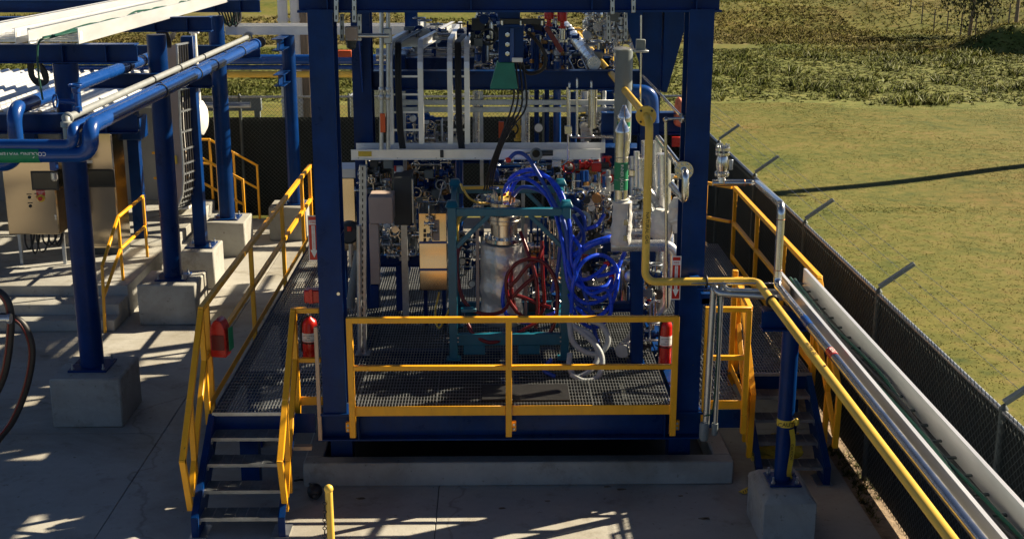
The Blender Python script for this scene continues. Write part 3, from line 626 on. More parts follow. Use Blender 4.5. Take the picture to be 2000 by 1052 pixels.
M().box(-2.78, -2.58, 13.0, 13.15, 0, .75).build('support_leg', 'blue', lw)
M().box(-2.18, -1.93, 12.92, 12.935, .68, .90).build('fascia', 'blue', lw)
M().box(-2.2, -1.95, 12.72, 12.80, .56, .60).build('stub', 'tan', lw)
M().box(-3.02, -2.13, 12.832, 12.842, .915, .953).build('nosing', 'galv', lw)
rw = T('side_walkway', 'bar grating walkway on the right between the portal frame and the fence', 'walkway deck', (3, 16.5, .92))
for y0, y1 in ((14.03, 16.2), (16.21, 18.4), (18.41, 20.3)):
    grate(rw, 3.03, 3.72, y0, y1); grate(rw, 2.26, 3.02, y0, y1)
grate(rw, 2.26, 2.72, 12.98, 14.0)
M().chan((3.74, 14.02, .835), (3.74, 20.3, .835), .06, .17, .01, flip=-1).build('edge_channel', 'blue', rw)
M().box(2.22, 2.74, 12.94, 12.965, .70, .94).build('fascia', 'blue', rw)
M().box(2.24, 2.74, 12.935, 12.94, .915, .95).build('nosing', 'galv', rw)
M().box(2.96, 3.74, 14.0, 14.025, .74, .92).build('fascia', 'blue', rw)
M().box(3.0, 3.74, 13.99, 14.0, .915, .953).build('nosing', 'galv', rw)
for y_ in (14.3, 16.3, 18.4, 20.2):
    M().ibeam((2.3, y_, .84), (3.7, y_, .84), .12, .15).build('joist', 'blue', rw); M().box(3.52, 3.66, y_-.07, y_+.07, 0, .76).build('support_leg', 'blue', rw)
ud = T('shade_deck', 'unseen bar grating deck added above the blue portal frame for shade', 'walkway deck', (1, 15, 5.63))  # unseen deck added overhead to throw shade on the left yard
for x0 in np.arange(-1.9, 3.5, .9):
    for y0 in np.arange(12.9, 20.9, 1.0):
        if (round(x0*10)+int(y0*7)*3) % 11 in (3, 8): continue
        grate(ud, x0+.004, x0+.892, y0+.004, y0+.994, 5.69, .034, .10)
for y_ in (12.9, 14.9, 16.9, 18.9, 20.9): M().ibeam((-1.9, y_+.02, 5.641), (3.5, y_+.02, 5.641), .1, .035).build('joist', 'blue', ud)
for x_ in (-1.3, 1.95): M().ibeam((x_, 21.0, 4.2), (x_, 21.0, 5.6), .2, .2).build('column', 'blue', ud)
for x_ in (3.2,): M().ibeam((x_, 12.95, 5.5), (x_, 20.9, 5.5), .1, .2).build('edge_beam', 'blue', ud)
mat_ = M().box(-.12, .85, 13.12, 13.62, .955, .968).build('rubber_mat', 'black', None); tag(mat_, 'black rubber mat lying on the grating behind the front rail', 'mat')
# ---------------- stairs
def stair(label, x0, x1, ytop, fronts, zb=.95, foot=None):
    t = T('steel_stair', label, 'stairs', ((x0+x1)/2, fronts[-1][0], 0), 'blue steel stairs')
    yb, zl = fronts[-1]
    sl_ = (zb-zl)/(ytop-yb)
    for x_, s_ in ((x0, 1), (x1, -1)):
        yb0 = yb-.06
        o = [(ytop+.02, zb-.02), (ytop+.02, zb-.30), (yb+.20, .0), (yb0, .0), (yb0, zl+.03)]
        M().poly([(x_, a, b) for a, b in o], (.012*s_, 0, 0)).build('stringer', 'blue', t)
        f = M()
        f.bar((x_-.03*s_, ytop+.02, zb-.02), (x_-.03*s_, yb0, zl+.03), .06, .012, (0, 0, 1)); f.bar((x_-.03*s_, yb0, zl+.03), (x_-.03*s_, yb0, 0), .06, .012, (0, 1, 0))
        f.build('stringer_flange', 'blue', t)
        M().box(x_-.09, x_+.09, yb0-.02, yb+.22, 0, .012).build('foot_plate', 'galv', t)
    for y_, z_ in fronts:
        tr = M().box(x0+.02, x1-.02, y_, y_+.010, z_-.035, z_+.002).build('tread', 'bars', t)
        g_ = grate(tr, x0+.025, x1-.025, y_+.014, y_+.25, z_, .024, .10, 'x'); g_.name = 'tread_grating'
        M().box(x0+.013, x0+.02, y_, y_+.26, z_-.07, z_).build('tread_end', 'galv', tr); M().box(x1-.02, x1-.013, y_, y_+.26, z_-.07, z_).build('tread_end', 'galv', tr)
    return t
stair('near blue steel stair with four grating treads at lower left', -3.0, -2.17, 12.83, [(12.83-.243*k, .95-.19*k) for k in range(1, 5)])
stair('shaded blue steel stair with four grating treads beside the right hand fence', 2.97, 3.68, 13.99, [(13.73, .76), (13.475, .57), (13.27, .38), (13.01, .19)])
# ---------------- yellow guard rails
w_ = .055
rail_thing('yellow guard rail across the front of the main deck', [
    ('post', (-1.50, 12.72, .74), (-1.50, 12.72, 2.02), .065), ('post', (.17, 12.72, .74), (.17, 12.72, 2.0), .065), ('post', (1.93, 12.72, .74), (1.93, 12.72, 2.02), .065),
    ('top_rail', (-1.50, 12.72, 2.02), (1.93, 12.72, 2.02), .06), ('mid_rail', (-1.465, 12.72, 1.49), (.13, 12.72, 1.49), .05), ('mid_rail', (.21, 12.72, 1.49), (1.90, 12.72, 1.49), .05),
    ('toe_board', (-1.465, 12.73, 1.0), (.13, 12.73, 1.0), .012, .11), ('toe_board', (.21, 12.73, 1.0), (1.90, 12.73, 1.0), .012, .11)])
fr = [o for o in bpy.data.objects if o.get('label', '').startswith('yellow guard rail across')][0]
for x_, s_ in ((-1.50, -1), (.17, 1), (1.93, 1)):
    M().box(x_+s_*.045-.035, x_+s_*.045+.035, 12.755, 12.795, .75, .86).build('bracket', 'yellow', fr, .004)
    for z_ in (.78, .83): M().lathe((x_+s_*.055, 12.755, z_), -Y, [(.014, 0), (.014, .012), (.008, .013), (.008, .03)], 6).build('bolt', 'galv', fr)
rail_thing('short yellow guard rail between the near stair and the left blue column', [
    ('post', (-2.13, 13.05, .74), (-2.13, 13.05, 2.03), .06), ('top_rail', (-2.13, 13.05, 2.03), (-1.88, 13.05, 2.03), .055), ('mid_rail', (-2.10, 13.05, 1.47), (-1.88, 13.05, 1.47), .05), ('toe_board', (-2.10, 13.05, 1.0), (-1.86, 13.05, 1.0), .012, .10)])
tb = M().box(-1.885, -1.845, 12.79, 12.83, .64, 1.92).build('tan_strip', 'tan', None, .003); tag(tb, 'narrow tan board strapped to the left edge of the near left column', 'board')
seg = [('post', (-3.09, y_, .78), (-3.09, y_, 2.07), .055) for y_ in (13.2, 15.8, 18.3, 20.3, 21.25)]
seg += [('top_rail', (-3.09, 12.95, 2.08), (-3.09, 21.3, 2.08), .06), ('mid_rail', (-3.09, 13.0, 1.52), (-3.09, 21.3, 1.52), .055), ('toe_board', (-3.06, 12.9, 1.0), (-3.06, 21.3, 1.0), .012, .09)]
rail_thing('long yellow guard rail along the outer edge of the left walkway', seg)
def stair_rail(label, x, A, K, E, mid0, post):
    return rail_thing(label, [('top_rail', (x, *A), (x, *K), .06), ('end_bar', (x, *K), (x, *E), .06), ('mid_rail', (x, *mid0), (x, E[0]+.06, E[1]+.12), .055),
        ('post', (x, post[0], post[1]), (x, post[0]+.0, post[2]), .055), ('top_post', (x, A[0]+.02, .80), (x, A[0], A[1]), .055)], name='stair_rail')
stair_rail('left hand yellow handrail of the near stair', -3.09, (12.93, 2.06), (11.76, .86), (11.93, .28), (12.93, 1.50), (12.22, .30, 1.33))
stair_rail('right hand yellow handrail of the near stair', -2.13, (13.02, 2.02), (11.80, .83), (11.98, .24), (13.0, 1.46), (12.28, .30, 1.30))
stair_rail('left hand yellow handrail of the shaded right stair', 2.87, (14.12, 2.05), (13.13, 1.02), (13.17, .28), (14.1, 1.50), (13.45, .35, 1.34))
stair_rail('right hand yellow handrail of the shaded stair next to the fence', 3.77, (14.05, 2.07), (12.93, 1.10), (12.96, .48), (14.05, 1.52), (13.4, .35, 1.5))
seg = [('post', (3.78, y_, .78), (3.78, y_, 2.07), .055) for y_ in (14.2, 15.9, 17.6, 19.3)]
seg += [('top_rail', (3.78, 14.08, 2.08), (3.78, 19.35, 2.08), .06), ('mid_rail', (3.78, 14.08, 1.53), (3.78, 19.35, 1.53), .055), ('toe_board', (3.76, 14.08, 1.0), (3.76, 19.35, 1.0), .012, .09)]
rail_thing('long yellow guard rail along the fence side of the right walkway', seg)
rail_thing('yellow guard rail closing the far end of the right walkway', [('top_rail', (3.72, 19.40, 2.08), (2.9, 20.25, 2.08), .05), ('mid_rail', (3.72, 19.40, 1.53), (2.9, 20.25, 1.53), .045), ('post', (3.4, 19.75, .9), (3.4, 19.75, 2.06), .05), ('post', (2.9, 20.25, .9), (2.9, 20.25, 2.06), .05)])
rail_thing('short yellow guard rail panel right of the right blue column', [
    ('post', (2.28, 12.85, .80), (2.28, 12.85, 2.05), .05), ('post', (2.72, 12.85, .70), (2.72, 12.85, 2.05), .06), ('top_rail', (2.28, 12.85, 2.08), (2.72, 12.85, 2.08), .055),
    ('mid_rail', (2.31, 12.85, 1.54), (2.69, 12.85, 1.54), .05), ('toe_board', (2.31, 12.86, 1.0), (2.69, 12.86, 1.0), .012, .10),
    ('top_rail', (2.74, 12.90, 2.08), (2.80, 14.1, 2.08), .055), ('toe_board', (2.755, 12.95, 1.0), (2.80, 14.1, 1.0), .012, .1), ('post', (2.80, 14.08, .80), (2.80, 14.08, 2.15), .06)])
# ---------------- footing and post of the right hand tray line
o = M().poly([(2.66, 11.55, .42), (3.22, 11.55, .42), (3.22, 12.25, .42), (2.66, 12.25, .42)], (0, 0, .08))
m = M(); a, b, h, cz = (2.68, 3.21, 11.50, 12.28), (2.76, 3.14, 11.58, 12.2), .54, .47
def ring(q, z): return [(q[0], q[2], z), (q[1], q[2], z), (q[1], q[3], z), (q[0], q[3], z)]
m.add(ring(a, 0)+ring(a, cz)+ring(b, h), [(0, 1, 2, 3)]+[(i, (i+1) % 4, 4+(i+1) % 4, 4+i) for i in range(4)]+[(4+i, 4+(i+1) % 4, 8+(i+1) % 4, 8+i) for i in range(4)]+[(8, 9, 10, 11)])
tag(m.build('concrete_footing', 'conc', None, .008), 'chamfered concrete footing of the blue tray post at lower right', 'footing', 'concrete footings')
t = T('tray_post', 'blue round post with short cross beam holding the right hand tray and pipes', 'post', (2.95, 11.92, .54))
M().box(2.79, 3.11, 11.74, 12.08, .542, .562).build('base_plate', 'blue', t, .003); bolts(t, 2.95, 11.91, .562, .12)
M().lathe((2.95, 11.92, .562), Z, [(.085, 0), (.085, 1.60)], 22).build('post', 'blue', t)
M().ibeam((2.65, 11.92, 2.265), (3.42, 11.92, 2.265), .2, .205).build('cross_beam', 'blue', t)
# ================================================================ EQUIPMENT INSIDE THE SKID
def pbox(nm, mat, par, px0, px1, py0, py1, y0, dep, bevel=.004):
    a, b = P(px0, py1, y=y0), P(px1, py0, y=y0); return M().box(a.x, b.x, y0, y0+dep, a.z, b.z).build(nm, mat, par, bevel)
# ---- wide tray crossing the skid
wt = T('cable_trough', 'long white cable trough crossing the skid above the teal frame', 'cable trough', P(930, 312, y=16.2))
a, b = P(686, 312, y=16.15), P(1173, 291, y=16.15); zt = P(700, 280, y=16.5).z
M().box(a.x, b.x, 16.15, 16.156, a.z, b.z).build('front_side', 'alu', wt)
M().box(a.x, b.x, 16.128, 16.149, b.z-.006, b.z).build('flange', 'alu', wt); M().box(a.x, b.x, 16.128, 16.149, a.z, a.z+.006).build('flange', 'alu', wt)
M().box(a.x+.02, b.x+.1, 16.60, 16.606, a.z, b.z+.01).build('rear_side', 'alu', wt)
M().box(a.x, b.x, 16.157, 16.599, a.z+.01, a.z+.016).build('bottom', 'alu', wt)
q = P(712, 301, y=16.14); M().box(q.x-.08, q.x+.09, 16.141, 16.149, q.z-.03, q.z+.035).build('warning_sticker', 'tape', wt)
q = P(863, 300, y=16.14); M().box(q.x-.022, q.x+.022, 16.12, 16.149, q.z-.05, q.z+.05).build('latch', 'dark', wt, .004)
for k in range(7):
    q = P(700+k*76, 303, y=16.14); M().lathe((q.x, 16.149, q.z-.04), -Y, [(.009, 0), (.009, .006)], 6).build('screw', 'galv', wt)
# ---- ladder trays dropping into the trough
def drop_tray(label, xa, xb, far_l, far_r, cb):
    def rail(x, xf):
        pts = [(x, 16.38, 3.28), (x, 16.38, 4.25)]
        for k in range(1, 7): a_ = k/6*math.pi/2; pts.append((x, 16.38+.28*(1-math.cos(a_)), 4.25+.28*math.sin(a_)))
        return pts+[(xf, 24.2, 4.22)]
    A, B = rail(xa, far_l), rail(xb, far_r)
    t = T('cable_tray', label, 'cable tray', A[0], 'cable trays')
    for q, s_ in ((A, 1), (B, -1)):
        m = M()
        for i in range(len(q)-1):
            u_ = (0, -1, 0) if i == 0 else (0, -math.cos((i-.5)/6*math.pi/2), math.sin((i-.5)/6*math.pi/2)) if i < 7 else (0, 0, 1)
            m.bar(q[i], q[i+1], .008, .13, u_, .004)
            d_ = (Vector(q[i+1])-Vector(q[i])).normalized(); sd_ = d_.cross(Vector(u_)).normalized(); uu = sd_.cross(d_)
            for k in (-1, 1): m.bar(Vector(q[i])+uu*k*.064-sd_*.030*s_, Vector(q[i+1])+uu*k*.064-sd_*.030*s_, .065, .006, u_, .004)
        m.build('side_rail', 'alu', t)
    n = 0
    for i in range(4): z_ = 3.45+i*.23; M().bar((xa, 16.40, z_), (xb, 16.40, z_), .014, .025).build('rung', 'alu', t)
    for i in range(28):
        f = i/28; y_ = 16.75+f*7.3; M().bar((xa+(far_l-xa)*f, y_, 4.49-.3*f), (xb+(far_r-xb)*f, y_, 4.49-.3*f), .025, .014).build('rung', 'galv', t)
    c = T('cable_bundle', cb, 'cable', (xa, 16.4, 3.2))
    for k in range(4):
        xx = xa+.045+.02*k
        M().tube(spline([(xx+.04, 16.32, 3.22), (xx+.01, 16.34, 3.5), (xx, 16.36, 4.2), (xx, 16.5, 4.5), (xx, 16.9, 4.55), (xx+.1, 19, 4.5), (xx+.2, 22, 4.38)], 5), .013, 6).build('strand', 'black', c)
    return t
l1, l2 = P(768, 200, y=16.4).x, P(818, 200, y=16.4).x; r1, r2 = P(884, 200, y=16.4).x, P(908, 200, y=16.4).x
drop_tray('left aluminium ladder tray curving down into the white trough', l1, l2, -1.25, -.75, 'black cables in the left ladder tray')
drop_tray('narrow right aluminium ladder tray curving down into the white trough', r1, r2, -.55, -.30, 'black cables in the narrow right ladder tray')
A = [(-5.0, 24.3, 4.12), (-1.6, 24.3, 4.12), (-1.33, 24.25, 4.13), (-1.25, 24.1, 4.15)]
m = [(-5.0, 25.0, 4.12), (-1.5, 25.0, 4.12), (-.9, 24.8, 4.12), (-.6, 24.45, 4.14)]
ladder_tray('cable_tray', 'far aluminium cable tray linking the rack with the skid ladder trays', (A, m), .16, mat='alu')
# ---- galvanised perforated struts
def strut(label, p0, p1, w=.042, up=(0, -1, 0)):
    p0, p1 = Vector(p0), Vector(p1); t = T('strut_channel', label, 'strut', p0, 'galvanised strut channels')
    M().bar(p0, p1, w, w, up).build('channel', 'galv', t, .004)
    d = p1-p0; n = int(d.length/.075); m = M()
    for i in range(n):
        c = p0+d*((i+.5)/n); dn_ = d.normalized()*.02; u = Vector(up)*(w/2+.001)
        m.bar(c-dn_+u, c+dn_+u, .014, .003, up)
    if n: m.build('slots', 'black', t)
    return t
for i, (px, y0, y1, Y_, ds) in enumerate(((657, -30, 43, 12.76, 'at the left end of the top beam'), (692, -30, 44, 12.76, 'second from the left column on the top beam'), (1196, -30, 28, 12.76, 'third on the top beam right of its middle'), (1237, -30, 25, 12.76, 'nearest the right column on the top beam'))):
    strut('slotted strut hanging on the front of the top beam '+['leftmost of four', 'second of four from the left', 'third of four from the left', 'rightmost of four'][i], P(px, y0, y=Y_), P(px, y1, y=Y_))
for px, y0, y1, Y_, lb in ((668, 28, 80, 13.3, 'short slotted strut left of the square junction box by the left column'), (702, 28, 80, 13.3, 'short slotted strut right of the square junction box by the left column'),
                       (1188, 30, 80, 15.6, 'slotted strut in front of the silver valves at the top right'), (1222, 25, 80, 15.6, 'slotted strut just right of the tall grey cylinder')):
    strut(lb, P(px, y0, y=Y_), P(px, y1, y=Y_))
jb = T('junction_box', 'square pinkish junction box hung between slotted struts by the left column', 'junction box', P(685, 80, y=13.25))
pbox('body', 'pink', jb, 674, 697, 53, 80, 13.2, .14)
for px, py in ((677, 56), (694, 56), (677, 77), (694, 77)): M().lathe(P(px, py, y=13.2), -Y, [(.008, 0), (.006, .006)], 8).build('screw', 'galv', jb)
q = P(686, 88, y=13.27); M().lathe(q-Z*.04, Z, [(.03, 0), (.05, .015), (.05, .06), (.06, .065), (.06, .085)], 14).build('cable_gland', 'dark', jb)
pipe('conduit', 'horizontal conduit leaving the square junction box to the right', [P(700, 70, y=13.28), P(760, 70, y=13.28)], .022, 'galv', par=jb)
jx = P(757, 65, y=13.3)
for px, lb in ((745, 'left of two vertical galvanised conduits beside the rear left column'), (758, 'right of two vertical galvanised conduits beside the rear left column')):
    t = pipe('conduit', lb, [P(px, 20, y=15.9), P(px, 292, y=15.9)], .026, 'galv', cat='conduit', grp='vertical conduits')
    for py in (175, 190): M().lathe(P(px, py, y=15.9)-Z*.03, Z, [(.034, 0), (.038, .01), (.038, .05), (.034, .06)], 12).build('coupling', 'galv', t)
q = P(757, 68, y=15.85); M().box(q.x-.05, q.x+.05, 15.82, 15.93, q.z-.11, q.z+.08).build('conduit_body', 'galv', jb, .01)
ot = pbox('orange_tag', 'orange', None, 743, 752, 222, 259, 15.86, .02); tag(ot, 'tall orange tag on the conduits beside the rear left column', 'tag')
ot = pbox('orange_marker', 'orange', None, 660, 686, 99, 112, 21.0, .1); tag(ot, 'orange plastic float seen between the two left columns', 'marker')
# ---- grey struts, rails behind
bk = T('rear_support', 'pair of horizontal galvanised support rails behind the ladder trays', 'support rail', P(1000, 215, y=17.6))
for py in (200, 214): M().bar(P(785, py, y=17.6), P(1205, py, y=17.6), .05, .07).build('rail', 'galv', bk, .003)
for px in (700, 788, 940, 1022, 1180): M().bar(P(px, 178, y=17.7), (P(px, 200, y=17.7).x, 17.7, .96), .05).build('upright', 'galv', bk, .003)
# ---- hanging drive head with green guard
dh = T('drive_head', 'blue bolted drive bracket hanging above the vessel', 'drive bracket', P(1000, 125, y=15.0))
pbox('web_plate', 'blue', dh, 974, 1023, 52, 122, 14.95, .35)
pbox('angle_leg', 'pipeblue', dh, 996, 1004, 55, 120, 14.93, .02)
pbox('top_plate', 'blue', dh, 970, 1024, 48, 54, 14.85, .5); pbox('upper_channel', 'dark', dh, 976, 1064, 38, 48, 14.86, .12)
pbox('hanger', 'blue', dh, 972, 1016, 20, 37, 14.95, .3); pbox('foot_plate', 'roof', dh, 1000, 1021, 113, 122, 14.90, .045)
for px, py in ((991, 68), (991, 87), (991, 105)): M().lathe(P(px, py, y=14.95), -Y, [(.028, 0), (.028, .02), (.014, .021), (.014, .04)], 6).build('bolt', 'ss', dh)
for px in (981, 1017, 1058): M().lathe(P(px, 46, y=14.84)-Z*.02, Z, [(.016, 0), (.016, .05)], 6).build('bolt', 'ss', dh)
g = M(); q = [P(971, 122, y=14.98), P(1004, 122, y=14.98), P(1012, 174, y=14.95), P(957, 174, y=14.95)]
g.poly(q, (0, .28, 0)); gg = g.build('belt_guard', 'greenp', None, .008); tag(gg, 'green tapered guard box below the blue drive bracket', 'guard')
pw = T('power_cable', 'black cables hanging from the green guard down to the vessel top', 'cable', P(1000, 176, y=15.1))
for k in range(4):
    M().tube(spline(PY([(1000+k*7, 120, 15.2), (1004+k*8, 180, 15.2), (998+k*9, 215, 15.2), (985+k*5, 250, 15.2), (972+k*3, 285, 15.2), (955+k*4, 330, 15.3), (945+k*5, 372, 15.4)]), 5), .012, 7).build('strand', 'black', pw)
pl = T('power_cable', 'black cable loop hanging right of the blue drive bracket', 'cable', P(1050, 100, y=15.3))
M().tube(spline(PY([(1030, 62, 15.3), (1052, 85, 15.3), (1065, 110, 15.3), (1060, 135, 15.3), (1035, 144, 15.3), (1018, 130, 15.3), (1012, 112, 15.2)]), 7), .022, 8).build('strand', 'black', pl)
# ---- process pipes
def cladpipe(name, label, pts, r, mat='ss', bend=None, bands=0, par=None, grp=None):
    t = pipe(name, label, pts, r, mat, bend, 18, grp, par=par)
    if bands:
        for p0, p1 in zip(pts, pts[1:]):
            p0, p1 = Vector(p0), Vector(p1); d = (p1-p0); n = int(d.length/bands)
            for i in range(1, n): M().lathe(p0+d*(i/n)-d.normalized()*.006, d, [(r, 0), (r+.003, .002), (r+.003, .010), (r, .012)], 18).build('band', mat, t)
    return t
gx = P(1258, 222, z=4.12).x; gy = 12.66
gp = pipe('gas_pipe', 'yellow gas pipe running from the rear over the skid and out along the fence', [(gx, 24.5, 4.12), (gx, 12.96, 4.12)], .041, 'gas')
pipe('', '', [(gx, 12.95, 4.12), (gx, gy, 4.10), (gx, gy, 2.44), (2.75, gy, 2.44), (2.75, 3.0, 2.44)], .041, 'gas', .115, par=gp)
flange(gp, (gx, 12.955, 4.12), Y, .105, .05, 4, 'gas', 'black'); flange(gp, (gx, 23.5, 4.12), Y, .11, .05, 4, 'gas', 'black')
for y_ in (17.1, 20.5): M().torus((gx, y_, 4.12), Y, .06, .016).build('clamp', 'black', gp)
for p_, a_ in (((2.22, gy, 2.44), X), ((2.75, 11.92, 2.44), Y)): M().torus(p_, a_, .055, .012).build('clamp', 'black', gp)
text_part('lettering', 'NATURAL GAS', .05, (gx, gy-.0425, 3.02), -Z, X, 'black', gp)
text_part('lettering', 'NATURAL GAS', .05, (2.745, 10.35, 2.4825), -Y, X, 'black', gp)
M().lathe((2.75, 9.9, 2.4855), Z, [(.014, 0), (.014, .001)], 10).build('marker_dot', 'black', gp)
ic = P(1160, 124, y=17.0)
ip = pipe('insulated_pipe', 'white clad insulated pipe beside the yellow gas pipe', [(ic.x, 24.0, ic.z), (ic.x, 17.0, ic.z)], .085, 'clad')
for k in range(9): M().torus((ic.x, 17.3+k*.72, ic.z), Y, .085, .005, 24, 6).build('band', 'galv', ip)
M().lathe((ic.x, 16.985, ic.z), Y, [(.086, 0), (.09, .005), (.09, .03)], 22).build('end_cap', 'clad', ip)
cladpipe('', '', [(ic.x, 17.1, ic.z-.06), (ic.x, 17.1, P(1165, 250, y=17.1).z)], .062, 'ss', None, .3, par=ip)
gv = T('grey_vessel', 'tall grey capped cylinder behind the yellow gas pipe', 'vessel', P(1215, 280, y=15.2))
q0, q1 = P(1215, 278, y=15.2), P(1215, 97, y=15.2)
M().lathe(q0, Z, [(.105, 0), (.105, q1.z-q0.z-.02), (.10, q1.z-q0.z)], 24).build('shell', 'bgreycyl', gv)
M().lathe((q1.x, q1.y, q1.z), Z, [(.112, 0), (.112, .012), (.06, .03), (.02, .035)], 24).build('lid', 'clad', gv)
def jacket_pipe(label, px, py0, py1, Y_, r, txt):
    a, b = P(px, py1, y=Y_), P(px, py0, y=Y_)
    t = T('jacketed_pipe', label, 'pipe', a); H = b.z-a.z
    M().lathe(a, Z, [(r, 0), (r, H-.16), (r+.008, H-.155), (r+.008, H-.12), (r*.35, H-.02), (r*.3, H)], 26).build('cladding', 'ss', t)
    for k in (.28, .55): M().torus((a.x, a.y, a.z+H*k), Z, r, .004, 24, 6).build('seam', 'ss', t)
    return t, a
j1, ja = jacket_pipe('stainless clad riser pipe with green inner jacket label', 1212, 232, 395, 14.0, .077, True)
zl0, zl1 = P(1212, 372, y=13.93).z, P(1212, 318, y=13.93).z
lb_ = M().lathe((ja.x, ja.y, zl0), Z, [(.0785, 0), (.0785, zl1-zl0)], 26).build('label_band', 'green', j1)
text_part('lettering', 'INNER JACKET', .048, (ja.x, ja.y-.0815, (zl0+zl1)/2-.02), -Z, X, 'label', lb_)
text_part('lettering', '\u25b2', .03, (ja.x, ja.y-.0815, zl1-.03), X, Z, 'label', lb_)
j2, jb2 = jacket_pipe('second stainless clad riser with a green band just behind the labelled one', 1217, 205, 300, 14.6, .075, False)
z2 = P(1217, 262, y=14.5).z; M().lathe((jb2.x, jb2.y, z2), Z, [(.0765, 0), (.0765, .13)], 26).build('label_band', 'green', j2)
ij = T('insulation_jacket', 'grey fabric insulation jacket laced around the riser below the green label', 'insulation', P(1213, 476, y=14.0))
a, b = P(1213, 477, y=14.0), P(1213, 388, y=14.0); H = b.z-a.z
pr = [(.10, 0)]+[(.112+.006*math.sin(k*2.1), .02+H*.9*k/10) for k in range(11)]+[(.085, H*.97), (.094, H)]
m = M().lathe(a, Z, pr, 30); m.v = [(x+.008*math.sin(9*z+5*x), y+.008*math.cos(11*z), z) for x, y, z in m.v]; m.build('sleeve', 'jacket', ij)
M().tube(spline([(a.x+.06, a.y-.105, a.z+.04), (a.x+.055, a.y-.11, a.z+H*.4), (a.x+.065, a.y-.108, a.z+H*.6), (a.x+.07, a.y-.10, a.z+H*.93)], 5), .006, 6).build('lacing', 'black', ij)
for k in (.16, .5): M().box(a.x+.01, a.x+.06, a.y-.128, a.y-.112, a.z+H*k-.015, a.z+H*k+.05).build('strap_buckle', 'ss', ij, .003)
cladpipe('process_pipe', 'horizontal stainless pipe below the fabric insulation jacket', [P(1194, 480, y=14.02), P(1316, 479, y=14.02), P(1316, 560, y=14.02)], .068, 'clad', .13, .28)
cladpipe('process_pipe', 'upper horizontal stainless pipe behind the fabric insulation jacket', [P(1180, 456, y=14.6), P(1300, 455, y=14.6)], .055, 'clad', None, .3)
for px, lb in ((1262, 'left of the two vertical clad pipes behind the yellow gas pipe'), (1283, 'right of the two vertical clad pipes behind the yellow gas pipe')):
    cladpipe('process_pipe', lb, [P(px, 275, y=15.3), P(px, 372, y=15.3), P(px+22, 425, y=15.1), P(px+24, 475, y=15.0)], .062, 'clad', .12, .3, grp='clad pipes behind the gas pipe')
jk = M().lathe(P(1292, 468, y=14.5), Z, [(.09, 0), (.13, .05), (.135, .2), (.12, .3), (.07, .36)], 18); jk.v = [(x+.015*math.sin(20*z), y, z+.012*math.sin(14*x)) for x, y, z in jk.v]
tag(jk.build('insulated_valve', 'jacket'), 'bulky foil wrapped valve body right of the yellow gas pipe', 'valve')
for k, (px, py, sx) in enumerate(((1312, 400, 1), (1325, 425, -1))):
    m = M().lathe(P(px, py+30, y=14.4), (0.2*sx, 0, 1), [(.05, 0), (.07, .04), (.06, .12), (.085, .16), (.04, .26)], 12); m.v = [(x, y, z+.01*math.sin(30*x)) for x, y, z in m.v]
    tag(m.build('insulated_valve', 'jacket'), ['upper wrapped valve beside the right column', 'lower wrapped valve beside the right column'][k], 'valve')
# nozzle with bolted flange in front of the right column
nz = T('flanged_pipe', 'stainless bolted flange with pipe bends in front of the right column', 'pipe', P(1336, 335, y=12.7))
q = P(1337, 334, y=12.72)
pipe('', '', [P(1285, 270, y=14.2), P(1322, 318, y=13.1), q+Vector((0, .06, 0)), q-Vector((0, .07, .0)), P(1338, 392, y=12.63), P(1312, 362, y=13.6)], .038, 'ss', .08, par=nz)
flange(nz, q+Vector((0, .03, 0)), Y, .095, .03, 8, 'ss', 'galv'); flange(nz, q+Vector((0, .065, 0)), Y, .095, .03, 8, 'ss', 'galv')
dt = T('drain_line', 'thin stainless drain tube with small flange beside the right column', 'pipe', P(1300, 600, y=12.9))
pipe('', '', [P(1330, 231, y=12.9), P(1300, 232, y=12.9), P(1302, 600, y=12.9)], .016, 'ss', .04, 10, par=dt)
flange(dt, P(1333, 231, y=12.9), X, .05, .03, 4, 'ss'); M().ball(P(1300, 234, y=12.9), .03).build('fitting', 'ss', dt)
pipe('', '', [P(1255, 148, y=15.5), P(1328, 225, y=13.1)], .014, 'ss', par=dt, n=8)
# sight glass hanger rod right
hr = T('hanger_rod', 'thin vertical rod with square plate near the right rear column', 'rod', P(1252, 210, y=14.8))
M().rod(P(1252, 30, y=14.8), P(1251, 212, y=14.8), .010, 8).build('rod', 'ss', hr); pbox('plate', 'bgreycyl', hr, 1243, 1261, 78, 100, 14.75, .1); pbox('base', 'galv', hr, 1238, 1267, 99, 103, 14.7, .2)
pipe('process_pipe', 'blue elbow pipe arching behind the yellow flange', [P(1235, 178, y=15.6), P(1272, 180, y=15.6), P(1274, 240, y=15.6)], .085, 'pipeblue', .16)
# blue and stainless downcomers behind
for px, y0, y1, r, lb in ((1048, 80, 280, .035, 'leftmost dark blue downcomer pipe in the rear rack'), (1068, 150, 285, .035, 'second dark blue downcomer pipe in the rear rack'), (1088, 120, 285, .055, 'third and thickest dark blue downcomer pipe in the rear rack'),
                          (1120, 180, 285, .045, 'rightmost dark blue downcomer pipe behind the thin tubes'), (897, 310, 470, .06, 'blue upright pipe below the white trough left of the vessel'), (1128, 310, 380, .06, 'blue upright pipe below the white trough near its right end')):
    pipe('blue_pipe', lb, [P(px, y0, y=17.9), P(px, y1, y=17.9)], r, 'pipeblue' if r > .05 else 'blue', n=14, grp='blue downcomers')
for px, y0, xo, lb in ((1112, 158, 1098, 'left thin stainless tube bending down in the rear rack'), (1127, 150, 1105, 'middle thin stainless tube bending down in the rear rack'), (1155, 155, 1135, 'right thin stainless tube bending down in the rear rack')):
    a = P(px, y0, y=16.9); pipe('tubing', lb, [P(xo, y0-45, y=18.6), a, P(px, 268, y=16.9), P(1205, 268, y=16.9)], .018, 'ss', .05, 10, cat='tubing', grp='thin stainless tubes')
